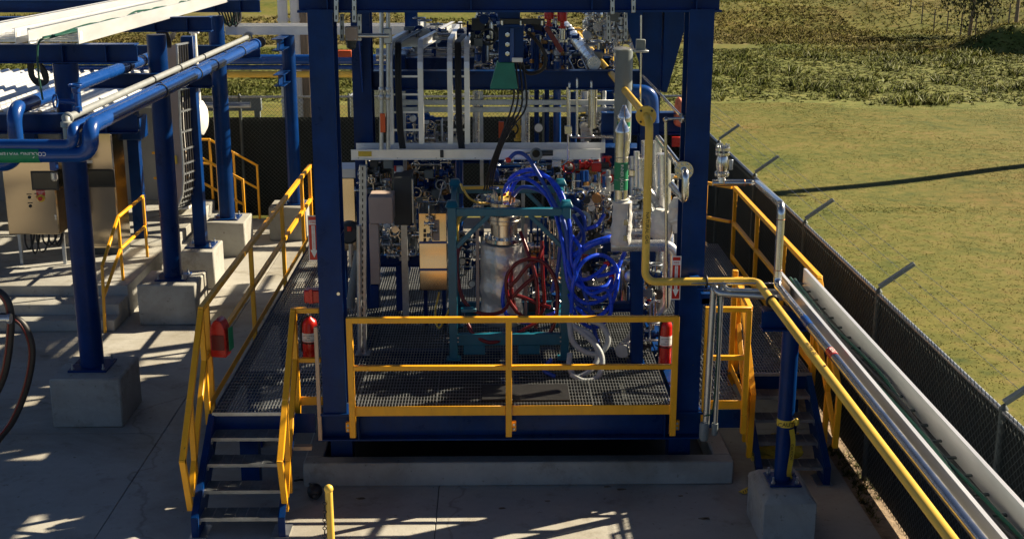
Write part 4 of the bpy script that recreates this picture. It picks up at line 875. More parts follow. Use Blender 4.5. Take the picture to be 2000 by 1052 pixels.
tg = T('tubing', 'thin stainless tube with shut-off valve crossing the white trough', 'tubing', P(1109, 320, y=16.0))
pipe('', '', [P(1108, 170, y=16.05), P(1110, 312, y=16.05), P(1100, 321, y=16.05), P(985, 320, y=16.05)], .013, 'ss', .06, 8, par=tg); pbox('valve_block', 'ss', tg, 1103, 1117, 247, 262, 16.0, .1); pbox('valve_block', 'ss', tg, 1078, 1096, 314, 326, 16.0, .08)
for px, lb in ((797, 'leftmost'), (0, ''),)[:1]: pass
for px, lb in ((930, 'left of two clad pipes rising behind the trough'), (1028, 'second clad pipe rising behind the trough'), (1142, 'clad pipe with yellow label rising behind the trough'), (1165, 'clad pipe with red tag below the right trough end')):
    y0, y1 = (178, 285) if px != 1165 else (310, 420)
    cladpipe('process_pipe', lb, [P(px, y0, y=18.2), P(px, y1, y=18.2)], .06 if px > 1100 else .05, 'clad', None, .35, grp='clad risers')
yl = pbox('label_plate', 'tape', None, 1134, 1151, 220, 242, 18.1, .03); tag(yl, 'yellow warning label strapped to the clad pipe behind the trough', 'label')
yv = pbox('red_tag', 'red', None, 1154, 1170, 310, 335, 17.9, .14); tag(yv, 'red valve cover on the clad pipe below the right trough end', 'cover')
og = pbox('orange_tag', 'orange', None, 974, 984, 238, 270, 18.0, .06); tag(og, 'orange sleeve on the pipe left of the yellow valve', 'tag')
# yellow valve with black ring
yv = T('yellow_valve', 'yellow valve assembly behind the white trough left of the blue downcomers', 'valve', P(1010, 275, y=17.8))
q = P(1012, 250, y=17.8)
M().lathe(q-Z*.18, Z, [(.06, 0), (.06, .03), (.035, .04), (.035, .1), (.05, .12), (.05, .18), (.03, .2), (.03, .30), (.055, .31), (.055, .35)], 14).build('body', 'gas', yv)
M().rod(q-X*.1, q+X*.07, .035).build('branch', 'gas', yv); M().torus(P(1000, 252, y=17.7), -Y, .085, .012).build('lever_ring', 'black', yv)
wg = T('gauge', 'round white faced gauge on the dark blue downcomer', 'gauge', P(1050, 250, y=17.8)); M().lathe(P(1052, 250, y=17.85), -Y, [(.07, 0), (.07, .05)], 20).build('case', 'dark', wg); M().lathe(P(1052, 250, y=17.80), -Y, [(.058, .001), (.058, .004)], 20).build('dial', 'label', wg)
# ---- teal lifting frame with vessel
tf = T('teal_frame', 'teal steel lifting frame standing on the grating around the vessel', 'frame', (.2, 15.2, .95))
x0, x1, y0, y1, zt_ = -.52, .92, 14.50, 15.92, 2.83
for x_ in (x0+.05, x1-.05):
    for y_ in (y0+.05, y1-.05):
        M().bar((x_, y_, .97), (x_, y_, zt_), .10).build('post', 'teal', tf, .006)
        M().box(x_-.085, x_+.085, y_-.075, y_+.085, .953, .975).build('foot_plate', 'teal', tf, .004)
        M().poly([(x_-.08, y_-.06, zt_), (x_+.08, y_-.06, zt_), (x_+.05, y_-.02, zt_+.07), (x_-.05, y_-.02, zt_+.07)], (0, .10, 0)).build('lifting_cap', 'teal', tf, .006)
    M().bar((x_, y0+.1, zt_-.06), (x_, y1-.1, zt_-.06), .06, .08).build('side_rail', 'teal', tf, .005)
    M().bar((x_, y0+.1, 1.21), (x_, y1-.1, 1.21), .08, .1).build('side_rail', 'teal', tf, .005)
for y_ in (y0+.045, y1-.045):
    M().bar((x0+.1, y_, zt_-.06), (x1-.1, y_, zt_-.06), .08, .09).build('top_rail', 'teal', tf, .005)
    M().bar((x0+.1, y_, 1.21), (x1-.1, y_, 1.21), .08, .14).build('base_rail', 'teal', tf, .005)
    for s_, xx in ((1, x0+.1), (-1, x1-.1)): M().bar((xx, y_, zt_-.48), (xx+s_*.38, y_, zt_-.10), .05, .06, (0, 1, 0)).build('brace', 'teal', tf, .004)
    for s_, xx in ((1, x0+.30), (-1, x1-.48)): M().box(xx-.13, xx+.13, y_-.03, y_+.03, 1.02, 1.138).build('fork_pocket', 'teal', tf, .004)
for x_ in (x0+.05, x1-.05):
    for k in (-1, 1):
        for z_ in (1.19, 1.24): M().lathe((x_+k*.055+.0, y0-.001, z_), -Y, [(.011, 0), (.011, .01)], 6).build('bolt', 'galv', tf)
pbox('cable_clip', 'teal', tf, 900, 930, 603, 610, 14.62, .1)
vs_ = T('reactor_vessel', 'fabric jacketed stainless vessel with flanged neck inside the teal frame', 'vessel', P(978, 625, y=15.2))
vc = P(980, 540, y=15.2).x; vz = lambda py: P(980, py, y=15.2).z
pr = [(.245, vz(628))]+[(.262+.010*math.sin(k*1.3), vz(625)+(vz(474)-vz(625))*k/14) for k in range(15)]+[(.22, vz(472))]
m = M().lathe((vc, 15.2, 0), Z, pr, 40); m.v = [(x+.006*math.sin(26*z+7*x), y+.008*math.sin(18*z+6*x), z) for x, y, z in m.v]; m.build('jacket', 'vesselj', vs_)
M().lathe((vc+.03, 15.2, vz(470)), Z, [(.24, 0), (.245, .005), (.245, .05), (.24, .055)], 36).build('lower_flange', 'ss', vs_)
M().lathe((vc+.03, 15.2, vz(462)), Z, [(.165, 0), (.165, vz(432)-vz(462))], 32).build('neck', 'ss', vs_)
M().lathe((vc+.03, 15.2, vz(434)), Z, [(.20, 0), (.205, .005), (.205, .045), (.20, .05), (.20, .055), (.205, .06), (.205, .10), (.19, .11)], 36).build('upper_flange', 'ss', vs_)
M().lathe((vc+.03, 15.2, vz(415)), Z, [(.16, 0), (.16, .09), (.20, .10), (.20, .14), (.19, .145)], 32).build('head', 'ss', vs_)
for k in range(7):
    th = k*2*math.pi/7; q = Vector((vc+.03+.12*math.cos(th), 15.2+.12*math.sin(th), vz(394)))
    M().rod(q, q+Z*random.uniform(.08, .18), .014, 8).build('port', 'ss' if k % 3 else 'copper', vs_)
for k in range(12):
    th = k*2*math.pi/12; M().lathe((vc+.03+.225*math.cos(th), 15.2+.225*math.sin(th), vz(470)+.05), Z, [(.013, 0), (.013, .03)], 6).build('bolt', 'galv', vs_)
for s_ in (-1, 1): M().bar((vc+s_*.30, 15.25, 1.2), (vc+s_*.30, 15.25, vz(440)), .04).build('support_strut', 'pink', vs_)
# ---- hoses
BH = [[(993, 312, 15.0), (1008, 299, 15.0), (1028, 305, 15.0), (1050, 338, 14.9), (1080, 392, 14.7), (1103, 440, 14.45), (1112, 520, 14.4), (1122, 585, 14.4), (1160, 612, 14.4)],
      [(984, 378, 15.2), (992, 358, 15.1), (1020, 348, 15.0), (1050, 362, 14.9), (1078, 400, 14.8), (1098, 470, 14.45), (1112, 560, 14.4), (1145, 592, 14.4), (1188, 575, 14.5), (1196, 520, 14.6)],
      [(996, 380, 15.2), (1010, 352, 15.1), (1045, 340, 15.0), (1075, 350, 14.9), (1100, 385, 14.7), (1114, 450, 14.45), (1116, 510, 14.4), (1135, 545, 14.4), (1165, 535, 14.4), (1185, 515, 14.5)],
      [(1003, 382, 15.2), (1020, 366, 15.1), (1052, 372, 15.0), (1082, 398, 14.8), (1095, 450, 14.7), (1090, 520, 14.7), (1078, 570, 14.7)],
      [(1110, 500, 14.5), (1128, 495, 14.4), (1150, 478, 14.3), (1185, 466, 14.3), (1200, 462, 14.4)],
      [(1108, 470, 14.5), (1112, 530, 14.35), (1135, 560, 14.3), (1180, 560, 14.35), (1195, 540, 14.5)],
      [(1120, 575, 14.4), (1112, 540, 14.4), (1130, 500, 14.4), (1160, 478, 14.35), (1190, 470, 14.4)],
      [(1112, 575, 14.4), (1126, 618, 14.5), (1160, 640, 14.5), (1192, 612, 14.3), (1186, 566, 14.25), (1150, 572, 14.2), (1124, 530, 14.5)],
      [(1125, 470, 14.8), (1140, 450, 14.8), (1165, 440, 14.9), (1180, 420, 15.1)],
      [(1120, 420, 14.9), (1140, 460, 14.7), (1130, 520, 14.5), (1150, 600, 14.4), (1165, 660, 14.4), (1178, 700, 14.3)],
      [(1165, 540, 14.5), (1200, 530, 14.5), (1215, 505, 14.6), (1222, 485, 14.8)],
      [(990, 545, 14.9), (982, 580, 14.9), (988, 612, 14.9), (1010, 626, 14.9), (1040, 628, 14.9), (1085, 610, 14.7)],
      [(1078, 700, 14.0), (1062, 722, 13.95), (1085, 735, 13.9)],
      [(1116, 610, 14.35), (1119, 555, 14.25), (1138, 512, 14.3), (1176, 498, 14.45), (1206, 528, 14.5), (1196, 590, 14.35), (1158, 622, 14.2), (1126, 600, 14.4)],
      [(1112, 455, 14.6), (1134, 486, 14.3), (1122, 522, 14.2), (1136, 560, 14.4), (1172, 582, 14.45), (1200, 560, 14.35), (1210, 520, 14.6)],
      [(1100, 400, 14.6), (1120, 405, 14.7), (1138, 420, 14.8), (1142, 445, 14.8), (1128, 468, 14.7), (1116, 500, 14.5)],
      [(988, 372, 15.25), (1000, 345, 15.2), (1030, 332, 15.1), (1062, 340, 15.0), (1088, 372, 14.85), (1106, 420, 14.6), (1113, 480, 14.45)]]
BL = ['blue hose arching highest from a red ferrule over the vessel', 'short blue hose feeding left of the fabric insulation jacket', 'blue hose hanging at the lower right of the vessel', 'short blue hose end lying on the grating below the teal frame']
for k, h in enumerate(BH):
    lb = {0: BL[0], 4: BL[1], 11: BL[2], 12: BL[3]}.get(k, 'blue hose in the tangled bundle at the right post of the teal frame')
    hose('blue_hose', lb, PY(h), .024 if k not in (4,) else .036, 'bluehose' if k % 3 else 'bluehose2', n=12, grp='blue hoses')
for k, (px, py, Y_) in enumerate(((993, 312, 15.0), (1200, 462, 14.4), (1185, 515, 14.5), (1195, 540, 14.5), (1128, 500, 14.45), (984, 378, 15.2))):
    q = P(px, py, y=Y_); tag(M().lathe(q-Vector((.03, 0, .01)), (1, 0, .3), [(.026, 0), (.032, .008), (.032, .05), (.026, .06)], 12).build('hose_ferrule', 'red'), ['red hose ferrule above the vessel head', 'red ferrule on the thick blue hose by the insulation jacket', 'red ferrule right of the blue hose tangle', 'lower red ferrule right of the blue hose tangle', 'red ferrule on the left side of the blue hose tangle', 'red ferrule at the left of the vessel head ports'][k], 'ferrule', 'red hose ferrules')
RH = [[(900, 468, 15.0), (892, 520, 14.9), (905, 585, 14.8), (940, 612, 14.75), (985, 605, 14.8), (1000, 560, 14.9)],
      [(1016, 452, 15.0), (1030, 490, 14.85), (1046, 540, 14.75), (1050, 600, 14.7), (1046, 640, 14.7)],
      [(1010, 610, 14.75), (992, 580, 14.75), (990, 540, 14.75), (1008, 515, 14.75), (1040, 505, 14.75), (1070, 520, 14.7), (1088, 560, 14.65), (1086, 620, 14.6), (1070, 655, 14.6), (1052, 658, 14.6)],
      [(995, 560, 14.8), (1010, 545, 14.8), (1030, 520, 14.8), (1052, 505, 14.8), (1060, 480, 14.9)],
      [(992, 590, 14.8), (1020, 560, 14.8), (1045, 540, 14.8), (1058, 535, 14.8)],
      [(1000, 575, 14.85), (1020, 580, 14.85), (1050, 592, 14.8), (1075, 600, 14.75)],
      [(998, 520, 14.9), (1000, 580, 14.85), (1012, 610, 14.85), (1040, 622, 14.85), (1062, 600, 14.8), (1060, 540, 14.8), (1058, 470, 14.9)],
      [(913, 632, 14.6), (925, 652, 14.55), (955, 668, 14.5), (990, 660, 14.55), (1030, 640, 14.6), (1060, 620, 14.7)]]
for k, h in enumerate(RH):
    lb = {0: 'dark red hose sagging left of the jacketed vessel', 1: 'dark red hose hanging straight down over the vessel front', 7: 'dark red hose sagging low behind the front guard rail'}.get(k, 'dark red hose in the coil right of the jacketed vessel')
    hose('red_hose', lb, PY(h), .024, 'redhose', n=10, grp='dark red hoses')
GH = [[(1112, 628, 14.3), (1118, 665, 14.2), (1140, 685, 14.15), (1170, 690, 14.1), (1188, 665, 14.15), (1175, 635, 14.2), (1150, 625, 14.3)],
      [(1115, 640, 14.3), (1150, 650, 14.2), (1168, 690, 14.1), (1155, 720, 14.0), (1125, 735, 13.95), (1112, 715, 14.0), (1113, 690, 14.1)],
      [(1120, 635, 14.3), (1160, 670, 14.1), (1176, 700, 14.0), (1168, 735, 13.9), (1140, 743, 13.85), (1115, 730, 13.9)],
      [(1112, 440, 15.0), (1120, 425, 15.0), (1140, 415, 15.0), (1152, 430, 14.9), (1140, 455, 14.8), (1115, 478, 14.7)]]
for k, h in enumerate(GH):
    hose('grey_hose', 'grey hose looping beside the upper right corner of the teal frame' if k == 3 else 'grey braided hose coiled on the grating right of the teal frame', PY(h), .033 if k < 3 else .022, 'greyhose', n=10, grp='grey hoses')
for k, (h, lb) in enumerate((([(905, 372, 15.0), (900, 360, 15.1), (915, 385, 15.1), (935, 396, 15.1), (960, 396, 15.2)], 'thin yellow cable looping at the upper left corner of the teal frame'), ([(893, 470, 14.6), (893, 440, 14.6), (902, 420, 14.7), (930, 418, 14.8)], 'yellow tube bending under the teal top rail'), ([(905, 367, 15.8), (985, 366, 15.85), (1000, 372, 15.7), (975, 388, 15.3)], 'yellow tube lying along the rear teal top rail'), ([(858, 570, 15.6), (850, 610, 15.5), (858, 640, 15.3), (880, 600, 15.2)], 'yellow cable dropping below the beige cabinet'))):
    hose('yellow_cable', lb, PY(h), .014 if k in (0, 3) else .022, 'gas', 'cable', 8)
# ---- clutter of valves, tubing and gauges: connected manifolds
def manifold(label, px0, px1, py0, py1, Y_, n, seed, mats=('ss', 'ss', 'ss', 'galv', 'dark', 'pipeblue', 'brass'), s=1., cat='valve manifold'):
    R = random.Random(seed); t = T('valve_manifold', label, cat, P((px0+px1)/2, py1, y=Y_))
    pt = lambda: P(R.uniform(px0, px1), R.uniform(py0, py1), y=Y_+R.uniform(-.12, .25))
    pts = [pt() for _ in range(n)]
    for i, q in enumerate(pts):
        k = R.random(); mt = R.choice(mats); L = R.uniform(.10, .26)*s
        if k < .40:
            ax = R.choice((X, X, Z, Z, Y)); r = R.uniform(.018, .040)*s
            M().lathe(q-ax*L/2, ax, [(r*1.9, 0), (r*1.9, .02*s), (r, .021*s), (r, L*.32), (r*1.6, L*.38), (r*1.7, L*.5), (r*1.6, L*.62), (r, L*.68), (r, L-.021*s), (r*1.9, L-.02*s), (r*1.9, L)], 12).build('valve_body', mt, t)
            o_ = Z if ax is not Z else -Y
            st = M().rod(q, q+o_*r*4.2, r*.45, 8).build('stem', 'ss', t)
            if R.random() < .5: M().torus(q+o_*r*4.3, o_, r*2.0, r*.28, 16, 6).build('handwheel', R.choice(('ss', 'dark', 'pipeblue', 'galv', 'red') if R.random() < .5 else ('ss', 'galv')), t)
            else: M().bar(q+o_*r*4.2, q+o_*r*4.2+R.choice((X, -X, Y))*L*.7, .018*s, .008*s).build('lever', R.choice(('ss', 'galv', 'dark')), t)
        elif k < .72:
            q2 = R.choice(pts); r = R.uniform(.009, .024)*s; c = Vector((q2.x, q.y, q.z)); e = Vector((q2.x, q.y, q2.z))
            M().tube(fillet([q, c, e, q2], r*3.5, 4), r, 8).build('tube', R.choice(('ss', 'ss', 'galv', mt)), t)
        elif k < .77:
            M().lathe(q, -Y, [(.05*s, 0), (.052*s, .004), (.052*s, .035*s), (.046*s, .038*s)], 18).build('gauge', R.choice(('ss', 'dark')), t)
            M().lathe(q-Y*.039*s, -Y, [(.043*s, 0), (.043*s, .002)], 18).build('gauge_face', 'label', t)
        else:
            d = R.uniform(.035, .075)*s; M().box(q.x-d, q.x+d, q.y-d, q.y+d, q.z-d*.9, q.z+d*.9).build('instrument', R.choice(('dark', 'bgreycyl', mt)), t, .006)
    return t
manifold('cluster of dark fittings above the pinkish enclosure', 702, 765, 318, 382, 16.6, 40, 1, ('dark', 'galv', 'bgreycyl', 'ss'))
manifold('dark blue valves and tubing between the dark cabinet and the beige cabinet', 800, 885, 318, 398, 17.0, 60, 2, ('dark', 'pipeblue', 'blue', 'ss', 'brass'))
manifold('blue flanged valve heads standing behind the teal frame top', 960, 1075, 315, 352, 16.9, 44, 3, ('pipeblue', 'pipeblue', 'ss', 'blue'))
manifold('dark instruments and small valves below the right end of the trough', 1090, 1200, 318, 368, 16.8, 64, 4, ('dark', 'ss', 'galv', 'red', 'brass'))
manifold('silver valve cluster between the blue hoses and the fabric insulation jacket', 1118, 1192, 372, 468, 15.6, 70, 5)
manifold('fittings and tubing under the dark cabinet', 735, 818, 442, 500, 16.4, 50, 6, ('ss', 'galv', 'dark', 'brass'))
manifold('blue valves left of the blue drive bracket', 928, 968, 28, 140, 17.6, 40, 7, ('pipeblue', 'pipeblue', 'blue', 'ss'), 1.35)
manifold('crowded blue valve rows right of the blue drive bracket', 1028, 1110, 55, 142, 18.2, 80, 8, ('pipeblue', 'pipeblue', 'blue', 'ss', 'pipeblue'), 1.35)
manifold('silver control valve cluster near the far yellow flange', 1142, 1192, 28, 92, 19.2, 36, 9, ('ss', 'ss', 'galv'), 1.4)
manifold('silver and blue valves above the tall grey cylinder', 1196, 1248, 30, 92, 17.2, 34, 10, ('ss', 'galv', 'pipeblue'), 1.3)
manifold('valves and tubing at deck level beside the right fire extinguisher', 1250, 1290, 520, 690, 14.7, 34, 11, ('dark', 'ss', 'galv', 'blue'))
manifold('tubing between the clad pipes and the right column', 1228, 1330, 300, 440, 15.8, 40, 12, ('galv', 'ss', 'clad'))
manifold('dim fittings behind the blue hoses at deck level', 1118, 1240, 500, 610, 15.3, 56, 13, ('ss', 'dark', 'galv', 'blue'))
manifold('fittings behind the right side of the vessel', 1030, 1095, 420, 600, 15.75, 34, 14, ('ss', 'blue', 'dark', 'brass'))
manifold('copper fittings left of the vessel head', 925, 965, 380, 402, 15.25, 10, 15, ('copper', 'brass', 'ss'), .7)
manifold('pipework low behind the beige cabinet', 890, 940, 420, 560, 16.4, 20, 16, ('blue', 'dark', 'galv'))
manifold('rear valve station behind the ladder trays', 790, 900, 225, 285, 18.0, 36, 17, ('pipeblue', 'ss', 'galv'))
manifold('rear valve station beneath the clad pipe by the grey cylinder', 1140, 1200, 215, 270, 17.6, 40, 18, ('dark', 'ss', 'galv'))
manifold('blue and silver pipework filling the rear rack left of the grey cylinder', 1095, 1200, 100, 180, 18.6, 56, 31, ('pipeblue', 'ss', 'ss', 'pipeblue', 'galv'), 1.2)
manifold('pipework on the rear rack behind the ladder trays', 800, 950, 60, 140, 19.5, 44, 32, ('pipeblue', 'galv', 'ss', 'blue'), 1.2)
manifold('silver fittings right of the fabric insulation jacket', 1232, 1262, 395, 470, 14.9, 20, 33, ('clad', 'ss', 'galv'), 1.2)
tr = T('transmitter', 'round grey pressure transmitter mounted on the front of the white trough', 'transmitter', P(1047, 300, y=16.0))
M().lathe(P(1047, 300, y=16.12), -Y, [(.075, 0), (.08, .02), (.08, .10), (.06, .13)], 20).build('housing', 'bgreycyl', tr); M().lathe(P(1047, 300, y=15.985), -Y, [(.05, 0), (.05, .008)], 18).build('display', 'screen', tr); M().rod(P(1050, 300, y=16.06), P(1080, 299, y=16.06), .035, 12).build('connector', 'dark', tr); M().rod(P(1020, 302, y=16.06), P(1045, 300, y=16.06), .02, 10).build('conduit', 'ss', tr)
fp = T('foil_pipe', 'foil wrapped horizontal pipe behind the upper right corner of the teal frame', 'pipe', P(1140, 392, y=15.9)); m = M().tube(PY([(1092+k*8, 383+2*math.sin(k*1.7), 15.95) for k in range(13)]), [.062+.012*math.sin(k*2.3) for k in range(13)], 14); m.build('wrap', 'jacket', fp)
pipe('blue_pipe', 'dark blue elbow pipe between the teal frame and the silver valves', [P(1098, 386, y=15.5), P(1128, 392, y=15.5), P(1133, 440, y=15.5)], .06, 'blue', .12)
cladpipe('process_pipe', 'thick horizontal clad pipe crossing behind the ladder trays', [P(735, 107, y=19.9), P(905, 107, y=19.9)], .095, 'clad', None, .5)
def bundle(label, px0, px1, n, py0, py1, Y_, r, mats, turn=0, seed=0):
    R = random.Random(seed); t = T('tube_bundle', label, 'tubing', P((px0+px1)/2, py1, y=Y_))
    for k in range(n):
        px = px0+(px1-px0)*(k+.5)/n; yy = Y_+R.uniform(-.06, .06); a, b = py0+R.uniform(-6, 10), py1-R.uniform(0, 14); rr = r*R.uniform(.7, 1.35); pts = [P(px, a, y=yy), P(px, b, y=yy)]
        if turn: pts.append(P(px+turn*R.uniform(.5, 1), b, y=yy))
        o = M().tube(fillet(pts, rr*4, 5), rr, 10).build('tube', R.choice(mats), t)
        for f in (.2, .55, .85):
            q = pts[0].lerp(pts[1], f+R.uniform(-.08, .08))
            if R.random() < .7: M().lathe(q-Z*rr*1.2, Z, [(rr*1.05, 0), (rr*1.6, rr*.4), (rr*1.6, rr*2), (rr*1.05, rr*2.4)], 8).build('fitting', R.choice(('ss', 'brass', 'galv')), o)
    for f in (.3, .75):
        py = py0+(py1-py0)*f; M().bar(P(px0-2, py, y=Y_+.06), P(px1+2, py, y=Y_+.06), .03, .04).build('support_rail', 'galv', t)
    return t
bundle('row of thin steel tubes behind the pinkish enclosure', 705, 768, 7, 318, 520, 17.2, .017, ('ss', 'galv', 'ss'), 0, 1)
bundle('row of blue and steel tubes between the dark and beige cabinets', 806, 884, 8, 318, 470, 17.4, .024, ('pipeblue', 'ss', 'galv', 'blue'), 0, 2)
bundle('row of steel tubes between the teal frame and the fabric insulation jacket', 1116, 1192, 9, 335, 470, 16.1, .022, ('ss', 'ss', 'galv', 'pipeblue'), 8, 3)
bundle('row of blue feed tubes above the rear cross beam', 1036, 1108, 9, 62, 140, 18.0, .03, ('pipeblue', 'pipeblue', 'ss', 'blue'), 0, 4)
bundle('row of steel tubes inside the right column below the yellow elbow', 1232, 1262, 4, 300, 560, 15.0, .03, ('clad', 'ss', 'galv'), 12, 5)
bundle('row of thin tubes below the teal top rail right of the vessel', 1046, 1094, 6, 425, 560, 15.6, .015, ('ss', 'galv', 'blue'), 10, 6)
cladpipe('process_pipe', 'thick vertical clad pipe between the yellow gas pipe and the right column', [P(1296, 300, y=14.9), P(1296, 600, y=14.9), P(1250, 612, y=15.2)], .088, 'clad', .16, .32)
cladpipe('process_pipe', 'sloping clad pipe rising left of the flanged nozzle', [P(1240, 330, y=15.2), P(1282, 398, y=14.9), P(1320, 452, y=14.6)], .05, 'clad', .12, .3)
cladpipe('process_pipe', 'short horizontal clad pipe above the domed stainless vessel', [P(1208, 508, y=14.75), P(1262, 500, y=14.75), P(1262, 560, y=14.75)], .07, 'ss', .13, .3)
# red valve actuators at the top
for k, (px, py, lb) in enumerate(((1072, 30, 'left red relief valve just under the top beam'), (1098, 34, 'right red relief valve just under the top beam'), (1205, 30, 'red topped valve right of the slotted strut'))):
    t = T('relief_valve', lb, 'valve', P(px, py+40, y=17.6), 'red relief valves'); q = P(px, py+22, y=17.6)
    M().lathe(q, Z, [(.05, 0), (.05, .03), (.03, .035), (.03, .09), (.065, .10), (.07, .22), (.055, .30), (.04, .33)], 16).build('bonnet', 'red', t); M().lathe(q-Z*.18, Z, [(.075, 0), (.075, .03), (.04, .035), (.04, .16), (.07, .165), (.07, .18)], 16).build('body', 'pipeblue' if k != 1 else 'ss', t)
pipe('blue_pipe', 'blue elbow pipe at the top left of the drive bracket', [P(990, 30, y=18.2), P(938, 34, y=18.2), P(937, 135, y=18.2)], .075, 'pipeblue', .15)
M_ = M().lathe(P(937, 132, y=18.0), -Y, [(.085, 0), (.09, .1), (.06, .15), (.02, .17)], 18); tag(M_.build('blue_end_cap', 'pipeblue'), 'rounded blue pipe end cap left of the green guard', 'pipe cap')
ra = T('red_brace', 'dark red sloping lever right of the blue drive bracket', 'lever', P(1095, 102, y=15.6)); M().bar(P(1066, 52, y=15.4), P(1097, 101, y=15.4), .045, .06).build('bar', 'redhose', ra, .006)
# ---- enclosures on the left of the skid
pk = T('junction_box', 'pinkish square enclosure on a strut post inside the left column', 'junction box', P(743, 437, y=15.4))
pbox('body', 'pink', pk, 721, 766, 385, 437, 15.35, .42, .008); pbox('wireway', 'pink', pk, 724, 739, 437, 555, 15.40, .12, .006); pbox('lower_leg', 'blue', pk, 724, 739, 556, 602, 15.41, .12)
sp = strut('tall galvanised strut post standing just right of the left column', (P(709, 690, y=14.78).x, 14.78, .955), P(709, 322, y=14.78), .085)
M().box(sp.location.x-.09, sp.location.x+.09, 14.69, 14.87, .953, .962).build('foot_plate', 'galv', sp)
sp2 = pipe('conduit', 'thin galvanised conduit beside the tall strut post', [P(703, 690, y=14.72), P(701, 440, y=14.72)], .03, 'galv', cat='conduit')
dcb = T('dark_cabinet', 'dark grey enclosure with sunlit top left of the beige cabinet', 'cabinet', P(787, 440, y=15.9)); pbox('body', 'dark', dcb, 770, 803, 347, 440, 15.85, .5, .008); pbox('hinge_strip', 'galv', dcb, 803, 807, 350, 436, 15.9, .03)
wb = T('beacon', 'white and red beacon on top of the dark enclosure', 'beacon', P(779, 336, y=16.3)); M().lathe(P(779, 338, y=16.3), Z, [(.06, 0), (.06, .06), (.05, .09)], 16).build('dome', 'white', wb); pbox('red_lens', 'red', wb, 770, 774, 324, 335, 16.24, .04)
bcab = T('beige_cabinet', 'tall beige stainless cabinet with blue straps left of the teal frame', 'cabinet', P(846, 567, y=15.5))
pbox('body', 'brush', bcab, 820, 872, 416, 567, 15.45, .62, .008)
for py in (474, 527): a, b = P(819, py+2, y=15.43), P(873, py-2, y=15.43); M().box(a.x, b.x, 15.435, 15.447, a.z, b.z).build('strap', 'pipeblue', bcab)
pbox('instrument_plate', 'pink', bcab, 846, 858, 430, 470, 15.435, .012, .002)
for k in range(3): pbox('display', 'black', bcab, 827, 832, 448+k*9, 454+k*9, 15.43, .015, .001)
manifold('small stainless regulator assembly on the beige cabinet front', 835, 850, 425, 474, 15.35, 14, 21, ('ss', 'galv'), .5)
hose('tubing', 'bent stainless tube above the beige cabinet', PY([(838, 430, 15.4), (838, 402, 15.4), (840, 400, 15.5), (853, 398, 15.6), (858, 385, 15.7), (866, 356, 15.9)]), .010, 'ss', 'tubing', 8, seg=4)
for x_ in (bcab.location.x-.12, bcab.location.x+.12):
    M().bar((x_, 15.95, .953), (x_, 15.95, bcab.location.z+.02), .05).build('leg', 'blue', bcab)
M().bar((dcb.location.x, 16.1, .953), (dcb.location.x, 16.1, dcb.location.z+.02), .08).build('stand', 'galv', dcb)
ow = T('orange_cabinet', 'stainless cabinet edge glowing orange just right of the left column', 'cabinet', P(680, 490, y=17.0)); pbox('body', 'brush', ow, 660, 692, 348, 490, 17.0, .5, .008); pbox('lid', 'roof', ow, 656, 694, 330, 348, 16.98, .5)
for x_ in (ow.location.x-.07, ow.location.x+.07): M().bar((x_, 17.25, .953), (x_, 17.25, ow.location.z+.02), .05).build('leg', 'blue', ow)
ac = T('actuator', 'black round actuator with red indicator right of the left column', 'actuator', P(683, 470, y=15.8)); M().lathe(P(683, 450, y=15.85), -Y, [(.13, 0), (.14, .02), (.14, .16), (.11, .19)], 22).build('housing', 'dark', ac); pbox('indicator', 'red', ac, 678, 686, 443, 452, 15.63, .03); M().rod(P(685, 470, y=15.8), P(686, 520, y=15.8), .03).build('stem', 'galv', ac)
hose('black_cable', 'black cable running down from the round actuator', PY([(690, 500, 15.6), (705, 515, 15.3), (712, 545, 15.2), (712, 600, 15.1)]), .02, 'black', 'cable', 8)
ps = T('pipe_stand', 'slanted grey blue pipe stand at deck level right of the left column', 'pipe', P(690, 600, y=15.5)); M().tube(PY([(700, 490, 15.4), (688, 560, 15.4), (684, 600, 15.4)]), .05, 12).build('pipe', 'bgreycyl', ps)
bb = T('blue_beam_stub', 'low dark blue cross member on the deck below the pinkish enclosure', 'beam', P(790, 520, y=16.6)); M().ibeam(P(730, 508, y=16.6), P(830, 508, y=16.6), .12, .16).build('beam', 'blue', bb); M().ibeam(P(782, 515, y=16.6), (P(782, 515, y=16.6).x, 16.6, .96), .12, .12).build('leg', 'blue', bb)
# ---- right lower blue post, vessel, wrapped elbow
rp = T('support_post', 'short blue support post rising behind the front rail at right', 'post', P(1243, 712, y=14.33)); M().ibeam((P(1243, 712, y=14.4).x, 14.4, .955), P(1243, 480, y=14.4), .14, .14).build('post', 'blue', rp); M().ibeam(P(1195, 598, y=14.45), P(1238, 598, y=14.45), .1, .11).build('arm', 'blue', rp)
M().box(rp.location.x-.1, rp.location.x+.1, 14.3, 14.5, .953, .965).build('foot_plate', 'blue', rp)
sv = T('filter_vessel', 'small stainless vessel with domed top below the horizontal stainless pipe', 'vessel', P(1205, 592, y=14.8)); a, b = P(1206, 592, y=14.8), P(1206, 512, y=14.8); M().lathe(a, Z, [(.11, 0), (.11, b.z-a.z-.08), (.10, b.z-a.z-.04), (.06, b.z-a.z), (.01, b.z-a.z+.01)], 24).build('shell', 'ss', sv); M().lathe(P(1232, 538, y=14.6), -Y, [(.08, 0), (.08, .04), (.05, .06)], 18).build('blind_flange', 'galv', sv)
we = T('wrapped_elbow', 'foil wrapped elbow pipe standing on the grating behind the front rail', 'pipe', P(1220, 690, y=14.7)); M().tube(fillet([P(1245, 640, y=14.8), P(1225, 672, y=14.7), P(1216, 690, y=14.4)], .1, 6), [.07, .085, .08, .09, .085, .09, .10, .09, .088], 14) if False else None
